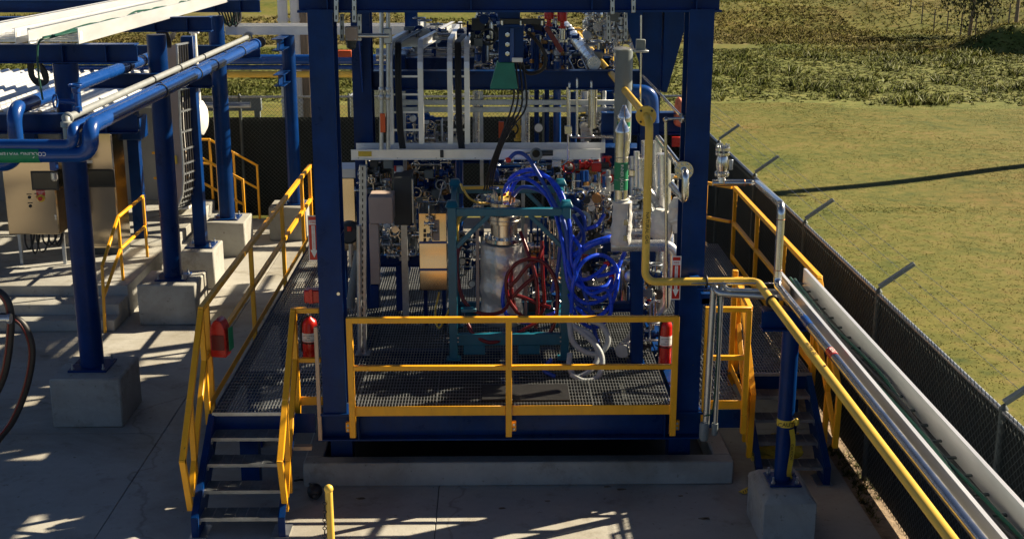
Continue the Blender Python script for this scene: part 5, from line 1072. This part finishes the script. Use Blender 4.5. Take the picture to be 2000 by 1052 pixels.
m = M().tube(fillet([P(1248, 636, y=14.9), P(1232, 668, y=14.75), P(1214, 686, y=14.45)], .12, 6), .085, 16); m.v = [(x+.008*math.sin(40*z+11*x), y, z+.006*math.sin(33*x)) for x, y, z in m.v]; m.build('elbow', 'jacket', we)
# ---- safety gear
def extinguisher(label, px, py0, py1, Y_, r):
    a, b = P(px, py1, y=Y_), P(px, py0, y=Y_); H = b.z-a.z; t = T('fire_extinguisher', label, 'fire extinguisher', a, 'fire extinguishers')
    M().lathe(a, Z, [(r*.9, 0), (r, .02), (r, H*.84), (r*.85, H*.92), (r*.35, H*.98), (r*.3, H)], 24).build('cylinder', 'red', t)
    lb_ = M().lathe((a.x, a.y, a.z+H*.45), Z, [(r+.001, 0), (r+.0015, H*.2)], 24).build('label_band', 'label', t)
    for k in range(3): text_part('lettering', ['DRY CHEMICAL', 'FIRE', 'EXTINGUISHER'][k], .018, (a.x, a.y-r-.003, a.z+H*(.60-.055*k)), X, Z, 'dark', lb_)
    M().lathe((a.x, a.y, a.z+H*.40), Z, [(r+.001, 0), (r+.003, .001), (r+.003, .015), (r+.001, .016)], 24).build('strap', 'black', t)
    M().lathe((a.x, a.y, a.z+H), Z, [(.022, 0), (.026, .01), (.026, .04)], 12).build('valve', 'ss', t); M().bar((a.x, a.y, a.z+H+.05), (a.x+.10, a.y-.02, a.z+H+.075), .02, .008).build('handle', 'black', t)
    M().tube(spline([(a.x, a.y-.03, a.z+H+.02), (a.x-r*.8, a.y-r*.6, a.z+H*.95), (a.x-r*1.05, a.y-r*.3, a.z+H*.6), (a.x-r*1.05, a.y-r*.3, a.z+H*.2)], 5), .011, 8).build('discharge_hose', 'black', t)
    return t
extinguisher('red fire extinguisher behind the short rail left of the near column', 607, 618, 700, 13.25, .085)
extinguisher('red fire extinguisher behind the front rail beside the right column', 1298, 622, 712, 14.25, .075)
def sign(label, px0, px1, py0, py1, Y_):
    a, b = P(px0, py1, y=Y_), P(px1, py0, y=Y_); t = T('fire_sign', label, 'sign', a, 'fire extinguisher signs'); W, H = b.x-a.x, b.z-a.z; cx = (a.x+b.x)/2
    M().box(a.x, b.x, Y_, Y_+.006, a.z, b.z).build('plate', 'label', t); M().box(a.x+.008, b.x-.008, Y_-.001, Y_, a.z+.01, b.z-.01).build('red_field', 'red', t)
    M().poly([(cx-W*.16, Y_-.001, b.z-H*.22), (cx+W*.16, Y_-.001, b.z-H*.22), (cx+W*.16, Y_-.001, a.z+H*.24), (cx+W*.34, Y_-.001, a.z+H*.24), (cx, Y_-.001, a.z+H*.07), (cx-W*.34, Y_-.001, a.z+H*.24), (cx-W*.16, Y_-.001, a.z+H*.24)], (0, -.001, 0)).build('arrow', 'label', t)
    M().box(cx-W*.40, cx+W*.40, Y_-.002, Y_-.001, b.z-H*.20, b.z-H*.10).build('title_panel', 'label', t)
    text_part('lettering', 'FIRE', W*.34, (cx, Y_-.003, b.z-H*.15), X, Z, 'red', t)
    for k, c in enumerate('EXTINGUISHER'): text_part('lettering', c, H*.046, (cx, Y_-.003, b.z-H*(.25+.042*k)), X, Z, 'red', t)
sign('red fire extinguisher arrow sign on the left side of the near left column', 604, 621, 421, 509, 12.92)
sign('red fire extinguisher arrow sign on the left side of the right column', 1310, 1331, 500, 585, 12.70)
ab = T('alarm_box', 'small red alarm box on the left column above the fire extinguisher', 'alarm box', P(608, 593, y=12.95)); pbox('body', 'red', ab, 594, 626, 567, 592, 12.9, .14, .012); pbox('front_rib', 'red', ab, 604, 610, 565, 593, 12.88, .02, .004)
cbx = T('call_box', 'red rounded alarm station with green panel on the near stair handrail', 'alarm station', P(432, 695, y=13.2))
a, b = P(414, 694, y=13.15), P(440, 622, y=13.15); H = b.z-a.z; W = .15; d0 = .20
o = [(0, 0), (.19, 0), (.19, H*.62)]+[(.095+.095*math.cos(k/8*math.pi), H*.62+(H*.38)*math.sin(k/8*math.pi)) for k in range(1, 9)]
M().poly([(a.x+u*.9, 13.10-u*.15, a.z+v) for u, v in o], (.02, .18, 0)).build('hood', 'red', cbx, .006)
M().poly([(a.x+.20, 13.11, a.z+H*.14), (a.x+.215, 13.26, a.z+H*.14), (a.x+.215, 13.26, a.z+H*.72), (a.x+.20, 13.11, a.z+H*.78)], (.006, 0, 0)).build('green_panel', 'green', cbx)
M().poly([(a.x+.02, 13.088, a.z+H*.2), (a.x+.16, 13.066, a.z+H*.2), (a.x+.16, 13.066, a.z+H*.6), (a.x+.02, 13.088, a.z+H*.6)], (0, -.003, 0)).build('face', 'redhose', cbx)
bag = T('orange_vest', 'bright orange safety vest hanging behind the right column', 'vest', P(1325, 230, y=17.2)); m = M().poly([P(1317, 245, y=17.2), P(1332, 250, y=17.2), P(1336, 205, y=17.2), P(1330, 190, y=17.2), P(1322, 194, y=17.2), P(1318, 215, y=17.2)], (0, .12, 0)); m.build('fabric', 'vest', bag, .02)
rt = pbox('red_tag', 'red', None, 1312, 1330, 268, 287, 17.0, .05); tag(rt, 'red sleeve hanging below the orange vest by the right column', 'tag')
# ================================================================ RIGHT HAND TRAY LINE
zt2 = 2.465
rt = ladder_tray('cable_tray', 'aluminium cable tray with green cable running toward the viewer beside the fence', ([(2.985, 12.72, zt2), (2.985, 3.0, zt2)], [(3.245, 12.72, zt2), (3.245, 3.0, zt2)]), .19, rung=.3, rungmat='wire')
M().box(2.992, 3.238, 3.0, 12.7, 2.372, 2.376).build('shade_sheet', 'dark', rt)  # dark sheet and dark rungs paint shade into the tray
M().bar((2.95, 12.45, zt2-.02), (2.95, 12.05, zt2-.02), .012, .2).build('splice_plate', 'tan', rt)
rc = T('ground_cable', 'green cables lying inside the right hand cable tray', 'cable', (3.15, 12.7, 2.4))
for k in range(4): M().tube(spline([(3.06+.035*k+.03*math.sin(i*1.3+k), 12.78-i*.75, 2.432+.012*math.sin(i*2+k*2)) for i in range(13)], 5), .014, 6).build('strand', 'cable' if k != 2 else 'black', rc)
zz = 3.32
p0, p1 = P(1398, 356, z=zz), P(1470, 356, z=zz)
sx = 2.93
sp = pipe('steel_pipe', 'bare stainless pipe dropping from the relief valve and running along the right tray', [(P(1385, 356, y=16.2).x, 16.2, zz-.40), (3.03+.2, 16.2, zz-.40), (2.93, 12.45, zz), (2.93, 12.30, zz), (2.93, 12.30, 2.47), (2.93, 3.0, 2.47)], .042, 'ss', .10, 16)
# straighten: horizontal run towards the viewer then down
for o in list(sp.children): bpy.data.objects.remove(o)
A_ = P(1392, 357, y=14.6); B_ = P(1478, 357, y=14.6); C_ = P(1527, 400, y=12.3)
C_.x = 2.875
pipe('', '', [A_, B_, C_, (C_.x, 12.3, 2.50), (C_.x, 3.0, 2.50)], .040, 'ss', .09, 16, par=sp)
for q, ax in ((A_.lerp(B_, .25), X), (A_.lerp(B_, .72), X), (Vector((C_.x, 12.3, 3.18)), Z), (Vector((C_.x, 12.3, 2.66)), Z)): M().torus(q, ax, .041, .004, 20, 6).build('weld', 'copper', sp)
M().lathe((C_.x, 10.9, 2.5), Y, [(.0415, 0), (.0415, .25)], 18).build('blue_label', 'pipeblue', sp); M().lathe((C_.x, 10.05, 2.5), Y, [(.0415, 0), (.0415, .17)], 18).build('red_label', 'red', sp)
text_part('lettering', 'VENT', .06, (C_.x-.005, 10.13, 2.5425), -Y, X, 'label', sp)
rv = T('check_valve', 'stacked stainless flanged valve on top of the pipe outside the right column', 'valve', P(1409, 350, y=14.6)); q = P(1409, 356, y=14.6); zt3 = P(1409, 283, y=14.6).z; H = zt3-q.z
M().lathe(q, Z, [(.05, 0), (.045, H*.14), (.085, H*.2), (.085, H*.26), (.055, H*.28), (.07, H*.42), (.075, H*.55), (.06, H*.70), (.085, H*.74), (.085, H*.80), (.05, H*.83), (.085, H*.86), (.085, H*.93), (.06, H*.97)], 24).build('body', 'ss', rv)
for k in range(8):
    th = k*math.pi/4; M().lathe(q+Vector((.068*math.cos(th), .068*math.sin(th), H*.72)), Z, [(.012, 0), (.012, H*.3)], 6).build('bolt', 'galv', rv)
    M().lathe(q+Vector((.068*math.cos(th), .068*math.sin(th), H*.16)), Z, [(.011, 0), (.011, H*.14)], 6).build('bolt', 'galv', rv)
pbox('name_tag', 'galv', rv, 1424, 1432, 312, 332, 14.55, .02)
# grey conduits at the right column
cg = T('conduit_run', 'pair of grey conduits turning from the right column to the tray line', 'conduit', P(1400, 850, y=12.6))
pipe('', '', [P(1378, 840, y=12.62), P(1394, 560, y=12.62), P(1392, 548, y=12.7), P(1400, 572, y=12.55), P(1530, 580, y=12.4)], .036, 'galv', .08, 14, par=cg)
pipe('', '', [P(1397, 830, y=12.60), P(1410, 560, y=12.60), P(1408, 546, y=12.7), P(1420, 566, y=12.5), P(1530, 568, y=12.4)], .022, 'galv', .07, 12, par=cg)
q = P(1375, 845, y=12.6); M().lathe(q-Z*.08, Z, [(.04, 0), (.052, .03), (.052, .18), (.042, .2)], 14).build('conduit_body', 'bgreycyl', cg); q = P(1396, 838, y=12.6); M().lathe(q-Z*.06, Z, [(.03, 0), (.034, .02), (.034, .13)], 12).build('conduit_body', 'bgreycyl', cg)
M().rod(P(1335, 553, y=12.64), P(1530, 553, y=12.5), .009, 8).build('tie_rod', 'ss', cg)
hose('ground_cable', 'green wire strapped along the grey conduits at the right column', PY([(1404, 560, 12.58), (1402, 640, 12.58), (1399, 720, 12.58), (1392, 800, 12.58), (1376, 812, 12.58)]), .008, 'cable', 'cable', 6)
bs = T('pipe_bracket', 'blue angle bracket holding the yellow gas pipe on the right column', 'bracket', P(1370, 570, y=12.7))
M().poly([P(1347, 540, y=12.72), P(1365, 540, y=12.72), P(1377, 553, y=12.72), P(1362, 555, y=12.72)], (0, .06, 0)).build('tab', 'pipeblue', bs); M().bar((2.12, 12.66, 2.375), (2.32, 12.66, 2.375), .10, .012).build('plate', 'pipeblue', bs); M().bar((2.23, 12.72, 2.30), (2.23, 12.72, 2.18), .1, .08).build('arm', 'blue', bs)
pl = pbox('bracket_foot', 'pipeblue', bs, 1370, 1391, 582, 594, 12.68, .09, .004)
# caution tape on the post and on the ground
ct = T('caution_tape', 'yellow caution tape tied around the blue tray post', 'caution tape', (2.95, 11.8, 1.2))
zc = P(1535, 828, y=11.85).z
def ribbon(m, pts, w, nrm): 
    pts = [Vector(p) for p in pts]; n = len(pts); V = []
    for i, p in enumerate(pts):
        d = (pts[min(i+1, n-1)]-pts[max(i-1, 0)]).normalized(); s = d.cross(Vector(nrm)).normalized()*w/2; V += [p-s, p+s]
    o = len(V); k = Vector(nrm).normalized()*.0015; V += [v+k for v in V]
    f = [[2*i, 2*i+1, 2*i+3, 2*i+2] for i in range(n-1)]+[[o+2*i+2, o+2*i+3, o+2*i+1, o+2*i] for i in range(n-1)]
    return m.add(V, f)
M().lathe((2.95, 11.92, zc-.035), Z, [(.0865, 0), (.088, .035), (.0865, .075)], 24).build('wrap', 'tape', ct)
text_part('lettering', 'CAUTI', .06, (2.94, 11.829, zc), X, Z, 'black', ct)
kn = M().ball((3.045, 11.86, zc+.02), .03, 8, 5, 1.4); kn.build('knot', 'tape', ct)
pts = spline(PY([(1546, 838, 11.84), (1549, 862, 11.83), (1546, 890, 11.82), (1541, 922, 11.83), (1544, 936, 11.9)]), 5)
ribbon(M(), pts, .055, (.3, -1, 0)).build('tail', 'tape', ct)
text_part('lettering', 'CAUTION', .038, (P(1546, 882, y=11.81)+Vector((0, -.003, 0))), -Z, X, 'black', ct)
pt_ = T('caution_tape', 'crumpled caution tape lying under the shaded right stair', 'caution tape', (3.2, 13.5, 0))
R = random.Random(4)
for k in range(9):
    c = Vector((3.05+R.uniform(-.05, .4), 13.5+R.uniform(-.1, .3), .10+R.uniform(0, .28))); pts = [c+Vector((R.uniform(-.2, .2), R.uniform(-.1, .1), R.uniform(-.1, .1))) for _ in range(5)]
    ribbon(M(), spline(pts, 4), .06, (0, -1, .4)).build('strip', 'tape', pt_)
p3_ = T('caution_tape', 'striped caution tape lying flat left of the chamfered footing', 'caution tape', P(1455, 955, z=.01))
ribbon(M(), [P(1448, 962, z=.012), P(1462, 955, z=.02), P(1480, 945, z=.012)], .09, (0, 0, 1)).build('strip', 'tape', p3_)
for k in range(6): a = P(1452+k*4, 960-k*2, z=.024); M().box(a.x-.004, a.x+.004, a.y-.03, a.y+.03, .024, .026).build('print', 'black', p3_)
# ---- bollard with chain, lower left hose, small float on the curb
bo = T('chain_bollard', 'leaning yellow bollard post with black chain at the bottom edge', 'bollard', (-1.42, 10.3, 0))
tb_ = P(642, 958, y=10.5); bb_ = Vector((tb_.x+.03, 10.35, 0))
M().rod(bb_, tb_, .034, 18).build('post', 'gas', bo); M().ball(tb_+Z*.02, .042, 14, 8).build('cap', 'gas', bo); M().lathe(bb_, Z, [(.12, 0), (.12, .02), (.05, .03)], 18).build('base', 'gas', bo)
for k in range(16):
    f = k/15; c = Vector(tb_)+Vector((-.035-.02*f, -.05-.0*f, -.10-.040*k)); M().torus(c, X if k % 2 else Y, .016, .0045, 10, 5).build('chain_link', 'black', bo) if c.z > .1 else None
hose('rubber_hose', 'thick black and red hose hanging in a loop at the left edge', [P(a, b, y=c) for a, b, c in ((-40, 560, 12.6), (0, 572, 12.6), (18, 600, 12.6), (20, 650, 12.6), (8, 730, 12.6), (-20, 790, 12.6))], .042, 'black', n=14)
h2 = T('rubber_hose', 'second thick black and red hose curving down at the left edge', 'hose', P(0, 620, y=12.9))
cu = spline([P(a, b, y=c) for a, b, c in ((-30, 622, 12.9), (10, 618, 12.9), (40, 628, 12.9), (58, 660, 12.9), (62, 700, 12.9), (50, 760, 12.9), (25, 820, 12.9), (-5, 860, 12.9), (-30, 900, 12.9))], 6)
M().tube(cu, .040, 14).build('hose', 'black', h2); M().tube([p+Vector((-.012, -.034, .01)) for p in cu], .012, 6).build('red_stripe', 'redhose', h2)
h1 = [o for o in bpy.data.objects if o.get('label', '').startswith('thick black and red hose')][0]
cu = spline([P(a, b, y=c) for a, b, c in ((-40, 560, 12.6), (0, 572, 12.6), (18, 600, 12.6), (20, 650, 12.6), (8, 730, 12.6), (-20, 790, 12.6))], 6)
M().tube([p+Vector((-.012, -.036, .01)) for p in cu], .013, 6).build('red_stripe', 'redhose', h1)
q = P(6, 622, y=12.5); M().lathe(q-X*.12, X, [(.06, 0), (.06, .06), (.04, .07), (.04, .16), (.055, .17), (.055, .2)], 16).build('coupling', 'clad', h1)
ps_ = T('sump_plug', 'black ball shaped plug with cord lying on the slab by the near stair', 'plug', P(615, 972, z=0)); q = P(615, 958, z=.08); M().ball(q, .085, 14, 8).build('ball', 'black', ps_); M().rod(q+Vector((-.0, -.05, -.02)), q+Vector((.03, -.10, -.03)), .03, 10).build('nozzle', 'dark', ps_)
M().tube(spline([P(575, 938, z=.06), P(590, 936, z=.02), P(602, 942, z=.02), P(610, 948, z=.12)], 5), .012, 6).build('cord', 'black', ps_)
for k, (px, py, s_) in enumerate(((705, 973, .05), (1212, 955, .05), (1185, 950, .04), (980, 992, .04), (1330, 968, .03), (1378, 1012, .06), (1070, 978, .03))):
    q = P(px, py, z=.003); m = M().poly([q+Vector((s_*math.cos(i*1.05)*(1+.3*math.sin(i*3+k)), s_*.5*math.sin(i*1.05), .004*(i % 2))) for i in range(6)], (0, 0, .004)); tag(m.build('dead_leaf', 'wood'), 'dead leaf lying on the shaded slab in front of the curb', 'leaf', 'dead leaves on the slab')
# ================================================================ FENCES
def chainlink(p0, p1, H, z0, sp_=.085, r=.0021):
    p0, p1 = Vector(p0), Vector(p1); d = (p1-p0); L = d.length; d.normalize(); m = M()
    for s in (1, -1):
        k = -H if s > 0 else 0
        while k < (L if s > 0 else L+H):
            if s > 0: a, b = max(0, k), min(L, k+H); za, zb_ = a-k, b-k
            else: a, b = max(0, k-H), min(L, k); za, zb_ = k-a, k-b
            if b-a > .02: m.bar(p0+d*a+Z*(z0+za), p0+d*b+Z*(z0+zb_), r*2)
            k += sp_
    return m
def fence(label, p0, p1, H, posts, mesh_h, side, arms=None, z0=.03, rr=.0021, sp_=.085, link=True):
    p0, p1 = Vector(p0), Vector(p1); t = T('chain_link_fence', label, 'fence', p0, 'chain link fences'); n = Vector(side)
    for q in posts:
        c = p0.lerp(p1, q); M().lathe(c+Z*-.1, Z, [(.035, 0), (.035, H+.12), (.04, H+.125), (.01, H+.17)], 14).build('post', 'wire', t)
        if arms:
            a = c+Z*(H+.08); b = a+Vector(arms); M().bar(a, b, .06, .04).build('barb_arm', 'bgreycyl', t, .003)
            if False: pass
    M().rod(p0+Z*H, p1+Z*H, .024, 12).build('top_rail', 'galv', t)
    if mesh_h:
        m = M(); d = (p1-p0).normalized(); w = n*.02; k_ = 40
        m.poly([p0+w+Z*.0, p1+w+Z*.0, p1+w+Z*mesh_h, p0+w+Z*mesh_h], n*.004); m.build('privacy_mesh', 'mesh', t)
    if link: chainlink(p0-n*.03, p1-n*.03, H-z0, z0, sp_, rr).build('chain_link', 'wire', t, 0, False, 'stuff')
    m = M(); L = (p1-p0).length; d = (p1-p0).normalized(); i = 0
    while i*.085 < L: q = p0+d*i*.085+Z*H-n*.02; m.bar(q, q+Z*.05+d*.02, .005); i += 1
    m.build('wire_tips', 'wire', t, 0, False, 'stuff')
    if arms:
        for k in (.35, .65, .95):
            o = Vector(arms)*k+Z*(H+.09); m = M(); m.tube([p0+o, p1+o], .0022, 5)
            j = 0
            while j*.16 < L: q = p0+o+d*j*.16; m.bar(q-Vector((.010, 0, .010)), q+Vector((.010, 0, .010)), .0025); j += 1
            m.build('barbed_wire', 'galv', t, 0, False, 'stuff')
    return t
fx, fh = 4.2, 2.14
fence('dark screened chain link fence with outward barbed arms along the grass field', (fx, 3.0, 0), (fx, 26.8, 0), fh, [(y_-3)/23.8 for y_ in (6.4, 9.72, 13.2, 16.55, 19.9, 23.2, 26.75)], fh-.04, (1, 0, 0), (.36, 0, .26))
fence('dark screened rear chain link fence with bare links above the screen', (-16, 26.8, 0), (4.16, 26.8, 0), 2.55, [(x_+16)/20.16 for x_ in (-15, -11.6, -8.2, -5.3, -2.1, 1.1)], 2.12, (0, 1, 0))
fence('short sunlit return of chain link beyond the rear fence', (-3.05, 27.2, 0), (-2.62, 33.0, 0), 2.5, [0, .5, 1], 0, (1, 0, 0), rr=.004)
gb = T('rear_barrier', 'grey steel barrier beam behind the rear chain link fence', 'barrier', (-6, 27.4, 0)); M().bar((-7.6, 27.4, 2.33), (-4.95, 27.4, 2.33), .12, .30).build('beam', 'bgreycyl', gb, .01)
for x_ in (-5.05, -6.3, -7.4): M().bar((x_, 27.42, 0), (x_, 27.42, 2.2), .12).build('post', 'bgreycyl', gb)
for px, r, lb, mt in ((560, .11, 'left white standpipe behind the rear fence', 'white'), (585, .12, 'right white standpipe behind the rear fence', 'white'), (602, .13, 'brown wooden utility pole beside the white standpipes', 'wood')):
    q = P(px, 200, y=28.5); t = T('standpipe' if mt == 'white' else 'utility_pole', lb, 'pole', (q.x, 28.5, 0)); M().lathe((q.x, 28.5, -.1), Z, [(r, 0), (r, 8.5)], 16).build('pole', mt, t)
    if mt == 'white':
        for z_ in (2.2, 4.0, 5.0): M().lathe((q.x, 28.5, z_), Z, [(r+.02, 0), (r+.02, .06)], 16).build('collar', 'white', t)
xp = T('rear_pipe_run', 'blue and yellow pipes crossing behind the rack in front of the rear fence', 'pipe', (-4, 25.9, 3.3))
for z_, r_, mt in ((3.42, .10, 'pipeblue'), (3.26, .05, 'pipeblue'), (3.12, .065, 'gas')): M().rod((-9, 25.9, z_), (1.8, 25.9, z_), r_, 14).build('pipe', mt, xp)
cw = T('white_conduit', 'white conduit with white dished end box behind the square blue post', 'conduit', P(385, 320, y=22.3))
M().rod(P(378, 62, y=22.3), P(388, 205, y=22.3), .05, 12).build('conduit', 'white', cw); M().lathe(P(387, 230, y=22.3), X, [(.30, 0), (.30, .08), (.2, .14), (.05, .16)], 24).build('dished_head', 'white', cw); M().bar(P(370, 62, y=22.2), P(388, 62, y=22.2), .1, .06).build('clamp', 'white', cw)
# utility pole far right, outside the picture, that throws the long shadow over the grass
up_ = T('utility_pole', 'tall wooden utility pole standing in the field right of the fence', 'pole', (20.4, 35.7, 0)); M().lathe((20.4, 35.7, -.2), Z, [(.30, 0), (.22, 11.5)], 14).build('pole', 'wood', up_); M().box(19.3, 21.5, 35.6, 35.72, 10.4, 10.55).build('cross_arm', 'wood', up_)
# ================================================================ VEGETATION
def scatter(name, label, cat, pts, hs, ws, mat, blades, lean=.5, up=.25):
    n = len(pts); V = np.zeros((n*blades, 3, 3)); P0 = np.repeat(pts, blades, 0); h = np.repeat(hs, blades); w = np.repeat(ws, blades)
    th = np.random.rand(n*blades)*6.283; r = np.random.rand(n*blades)*w*1.2
    base = P0+np.stack([np.cos(th*3.1)*r, np.sin(th*3.1)*r, np.zeros_like(r)], -1); dx = np.stack([np.cos(th), np.sin(th), 0*th], -1)*(w*.28)[:, None]
    ln = np.random.randn(n*blades, 2)*lean*h[:, None]; hh = h*(.5+.6*np.random.rand(n*blades))
    V[:, 0] = base-dx; V[:, 1] = base+dx; V[:, 2] = base+np.stack([ln[:, 0], ln[:, 1], hh], -1)
    me = bpy.data.meshes.new(name); N = n*blades*3; me.vertices.add(N); me.vertices.foreach_set('co', V.reshape(-1)); me.loops.add(N); me.loops.foreach_set('vertex_index', np.arange(N)); me.polygons.add(n*blades); me.polygons.foreach_set('loop_start', np.arange(0, N, 3)); me.update(); me.validate()
    nr = np.repeat(np.random.randn(n*blades, 3)*np.array([up, up, 0])+np.array([0, 0, 1]), 3, 0); nr /= np.linalg.norm(nr, axis=1)[:, None]; me.shade_smooth(); me.normals_split_custom_set_from_vertices(nr.tolist())
    me.materials.append(MT[mat]); o = bpy.data.objects.new(name, me); COL.objects.link(o); o['kind'] = 'stuff'; o['label'] = label; o['category'] = cat; return o
def field(n, x0, x1, y0, y1, wedge=True):
    x = np.random.rand(n*3)*(x1-x0)+x0; y = y0+(y1-y0)*np.random.rand(n*3)
    if wedge: k = (np.abs(x) < y*.46+2); x, y = x[k][:n], y[k][:n]
    return np.stack([x, y, height(x, y)-.004], -1)
p = field(80000, 4.6, 24, 8, 45); scatter('short_grass', 'short mown yellow green grass on the field beyond the fence', 'grass', p, .007+.012*np.random.rand(len(p)), .03+.03*np.random.rand(len(p)), 'turf', 3, .8, .22)
p = field(32000, -32, 36, 42.5, 66.5); p = p[p[:, 1] > 43.+3*vnoise(p[:, 0]*.5, p[:, 0]*.13)+1.5*np.random.rand(len(p))]; k = vnoise(p[:, 0]*.5, p[:, 1]*.3)*.6+vnoise(p[:, 0]*1.7, p[:, 1]*.9)*.4
scatter('tall_weeds', 'band of taller green weeds across the field', 'weeds', p, .03+.16*np.clip(k-.2, 0, 1)*(.4+np.random.rand(len(p))), .045+.05*np.random.rand(len(p)), 'weed', 12, .8, .35)
c = field(130, -32, 36, 45.0, 64.5); p = np.repeat(c, 14, 0)+np.random.randn(len(c)*14, 3)*np.array([.45, .35, 0]); scatter('weed_clumps', 'taller leafy clumps standing out of the weed band', 'weeds', p, .16+.28*np.random.rand(len(p)), .05+.05*np.random.rand(len(p)), 'weed', 14, .6, .6)
p = field(26000, -40, 32, 69, 86); k = (p[:, 2] < .3+.9*vnoise(p[:, 0]*.25, p[:, 1]*.25)) & (p[:, 0] < 22.5); p = p[k]; scatter('dry_reeds', 'dry brown reeds and grass on the far bank of the basin', 'reeds', p, .05+.13*np.random.rand(len(p)), .07+.08*np.random.rand(len(p)), 'reed', 6, .8, .3)
p = field(9000, 14, 40, 62, 92); scatter('bank_grass', 'rough grass covering the berm at the upper right', 'grass', p, .08+.10*np.random.rand(len(p)), .07+.05*np.random.rand(len(p)), 'turf', 4, .7, .3)
p = np.stack([4.0+.5*np.random.rand(5000), 8+18*np.random.rand(5000), np.full(5000, -.05)], -1); p = p[vnoise(p[:, 1]*1.4, p[:, 0]*3) > .55]; scatter('edge_weeds', 'sparse weeds growing in the soil strip at the fence foot', 'weeds', p, .03+.07*np.random.rand(len(p)), np.full(len(p), .02), 'weed', 4, .6)
p = np.stack([4.45+.5*np.random.rand(7000)**2, 6+20*np.random.rand(7000), np.full(7000, -.05)], -1); scatter('fence_grass', 'longer unmown grass along the outside of the right fence', 'grass', p, .04+.10*np.random.rand(len(p)), np.full(len(p), .022), 'turf', 4, .6, .4)
# far fence and drooping trees at the upper right
ff = T('field_fence', 'thin wire field fence with posts on the berm at the upper right', 'fence', (25, 90, 1))
f0, f1 = P(1660, -8, z=1.2), P(2040, 52, z=1.22); pa = [tuple(f0.lerp(f1, i/15))[:2] for i in range(16)]
for x_, y_ in pa: z_ = float(height(x_, y_)); M().bar((x_, y_, z_-.1), (x_, y_, z_+1.3), .06).build('post', 'wood', ff)
for h_ in (.5, .95, 1.4): M().tube([(x_, y_, float(height(x_, y_))+h_) for x_, y_ in pa], .012, 5).build('wire', 'wire', ff, 0, False)
def tree(label, x, y, H, seed, cr=3.2, droop=1.2):
    R = random.Random(seed); z = float(height(x, y)); t = T('drooping_tree', label, 'tree', (x, y, z), 'trees on the berm'); tr = M()
    top = Vector((x+R.uniform(-.4, .4), y, z+H)); tr.tube(spline([(x, y, z-.2), (x+R.uniform(-.2, .2), y, z+H*.35), (x+R.uniform(-.4, .4), y, z+H*.7), top], 5), [.12*(1-.8*i/15) for i in range(16)], 10)
    tips = []
    for k in range(34):
        f = R.uniform(.35, 1); a = R.uniform(0, 6.28); b = Vector((x, y, z)).lerp(top, f); L = cr*(1.15-f*.6)*R.uniform(.6, 1); e = b+Vector((math.cos(a)*L, math.sin(a)*L, R.uniform(.1, .9))); g_ = e+Vector((math.cos(a)*L*.2, math.sin(a)*L*.2, -droop*R.uniform(.4, 1.5)))
        tr.tube(spline([b, b.lerp(e, .5)+Z*.35, e, g_], 4), [.03*(1-.07*i) for i in range(13)], 6); tips += [(e, g_)]*2+[(b.lerp(e, .6), e)]
    tr.build('trunk', 'wood', t); n = 1700; rs = np.random.RandomState(seed); q = np.array([[*a, *b] for a, b in tips]); q = q[rs.randint(0, len(q), n)]; u = rs.rand(n, 1); c = q[:, :3]*(1-u)+q[:, 3:]*u+rs.randn(n, 3)*np.array([.38, .38, .34])
    c[:, 2] -= np.abs(rs.randn(n))*.25; d1 = rs.randn(n, 3)*.05; d2 = rs.randn(n, 3)*.05; V = np.stack([c-d1, c+d1, c+d2-np.array([0, 0, .16])], 1).reshape(-1, 3)-np.array([x, y, z])
    me = bpy.data.meshes.new('crown'); me.from_pydata(V.tolist(), [], np.arange(n*3).reshape(-1, 3).tolist()); me.materials.append(MT['leaf']); o = bpy.data.objects.new('crown', me); COL.objects.link(o); o.parent = t; return t
q = P(1963, 42, z=1.2); tree('drooping dark tree at the upper right corner', q.x+1.4, q.y+2, 5.8, 3, 2.4, 1.3)
q = P(1897, 27, z=1.2); tree('thin drooping tree left of the upper right corner tree', q.x, q.y, 5.0, 5, 1.5, 1.6)
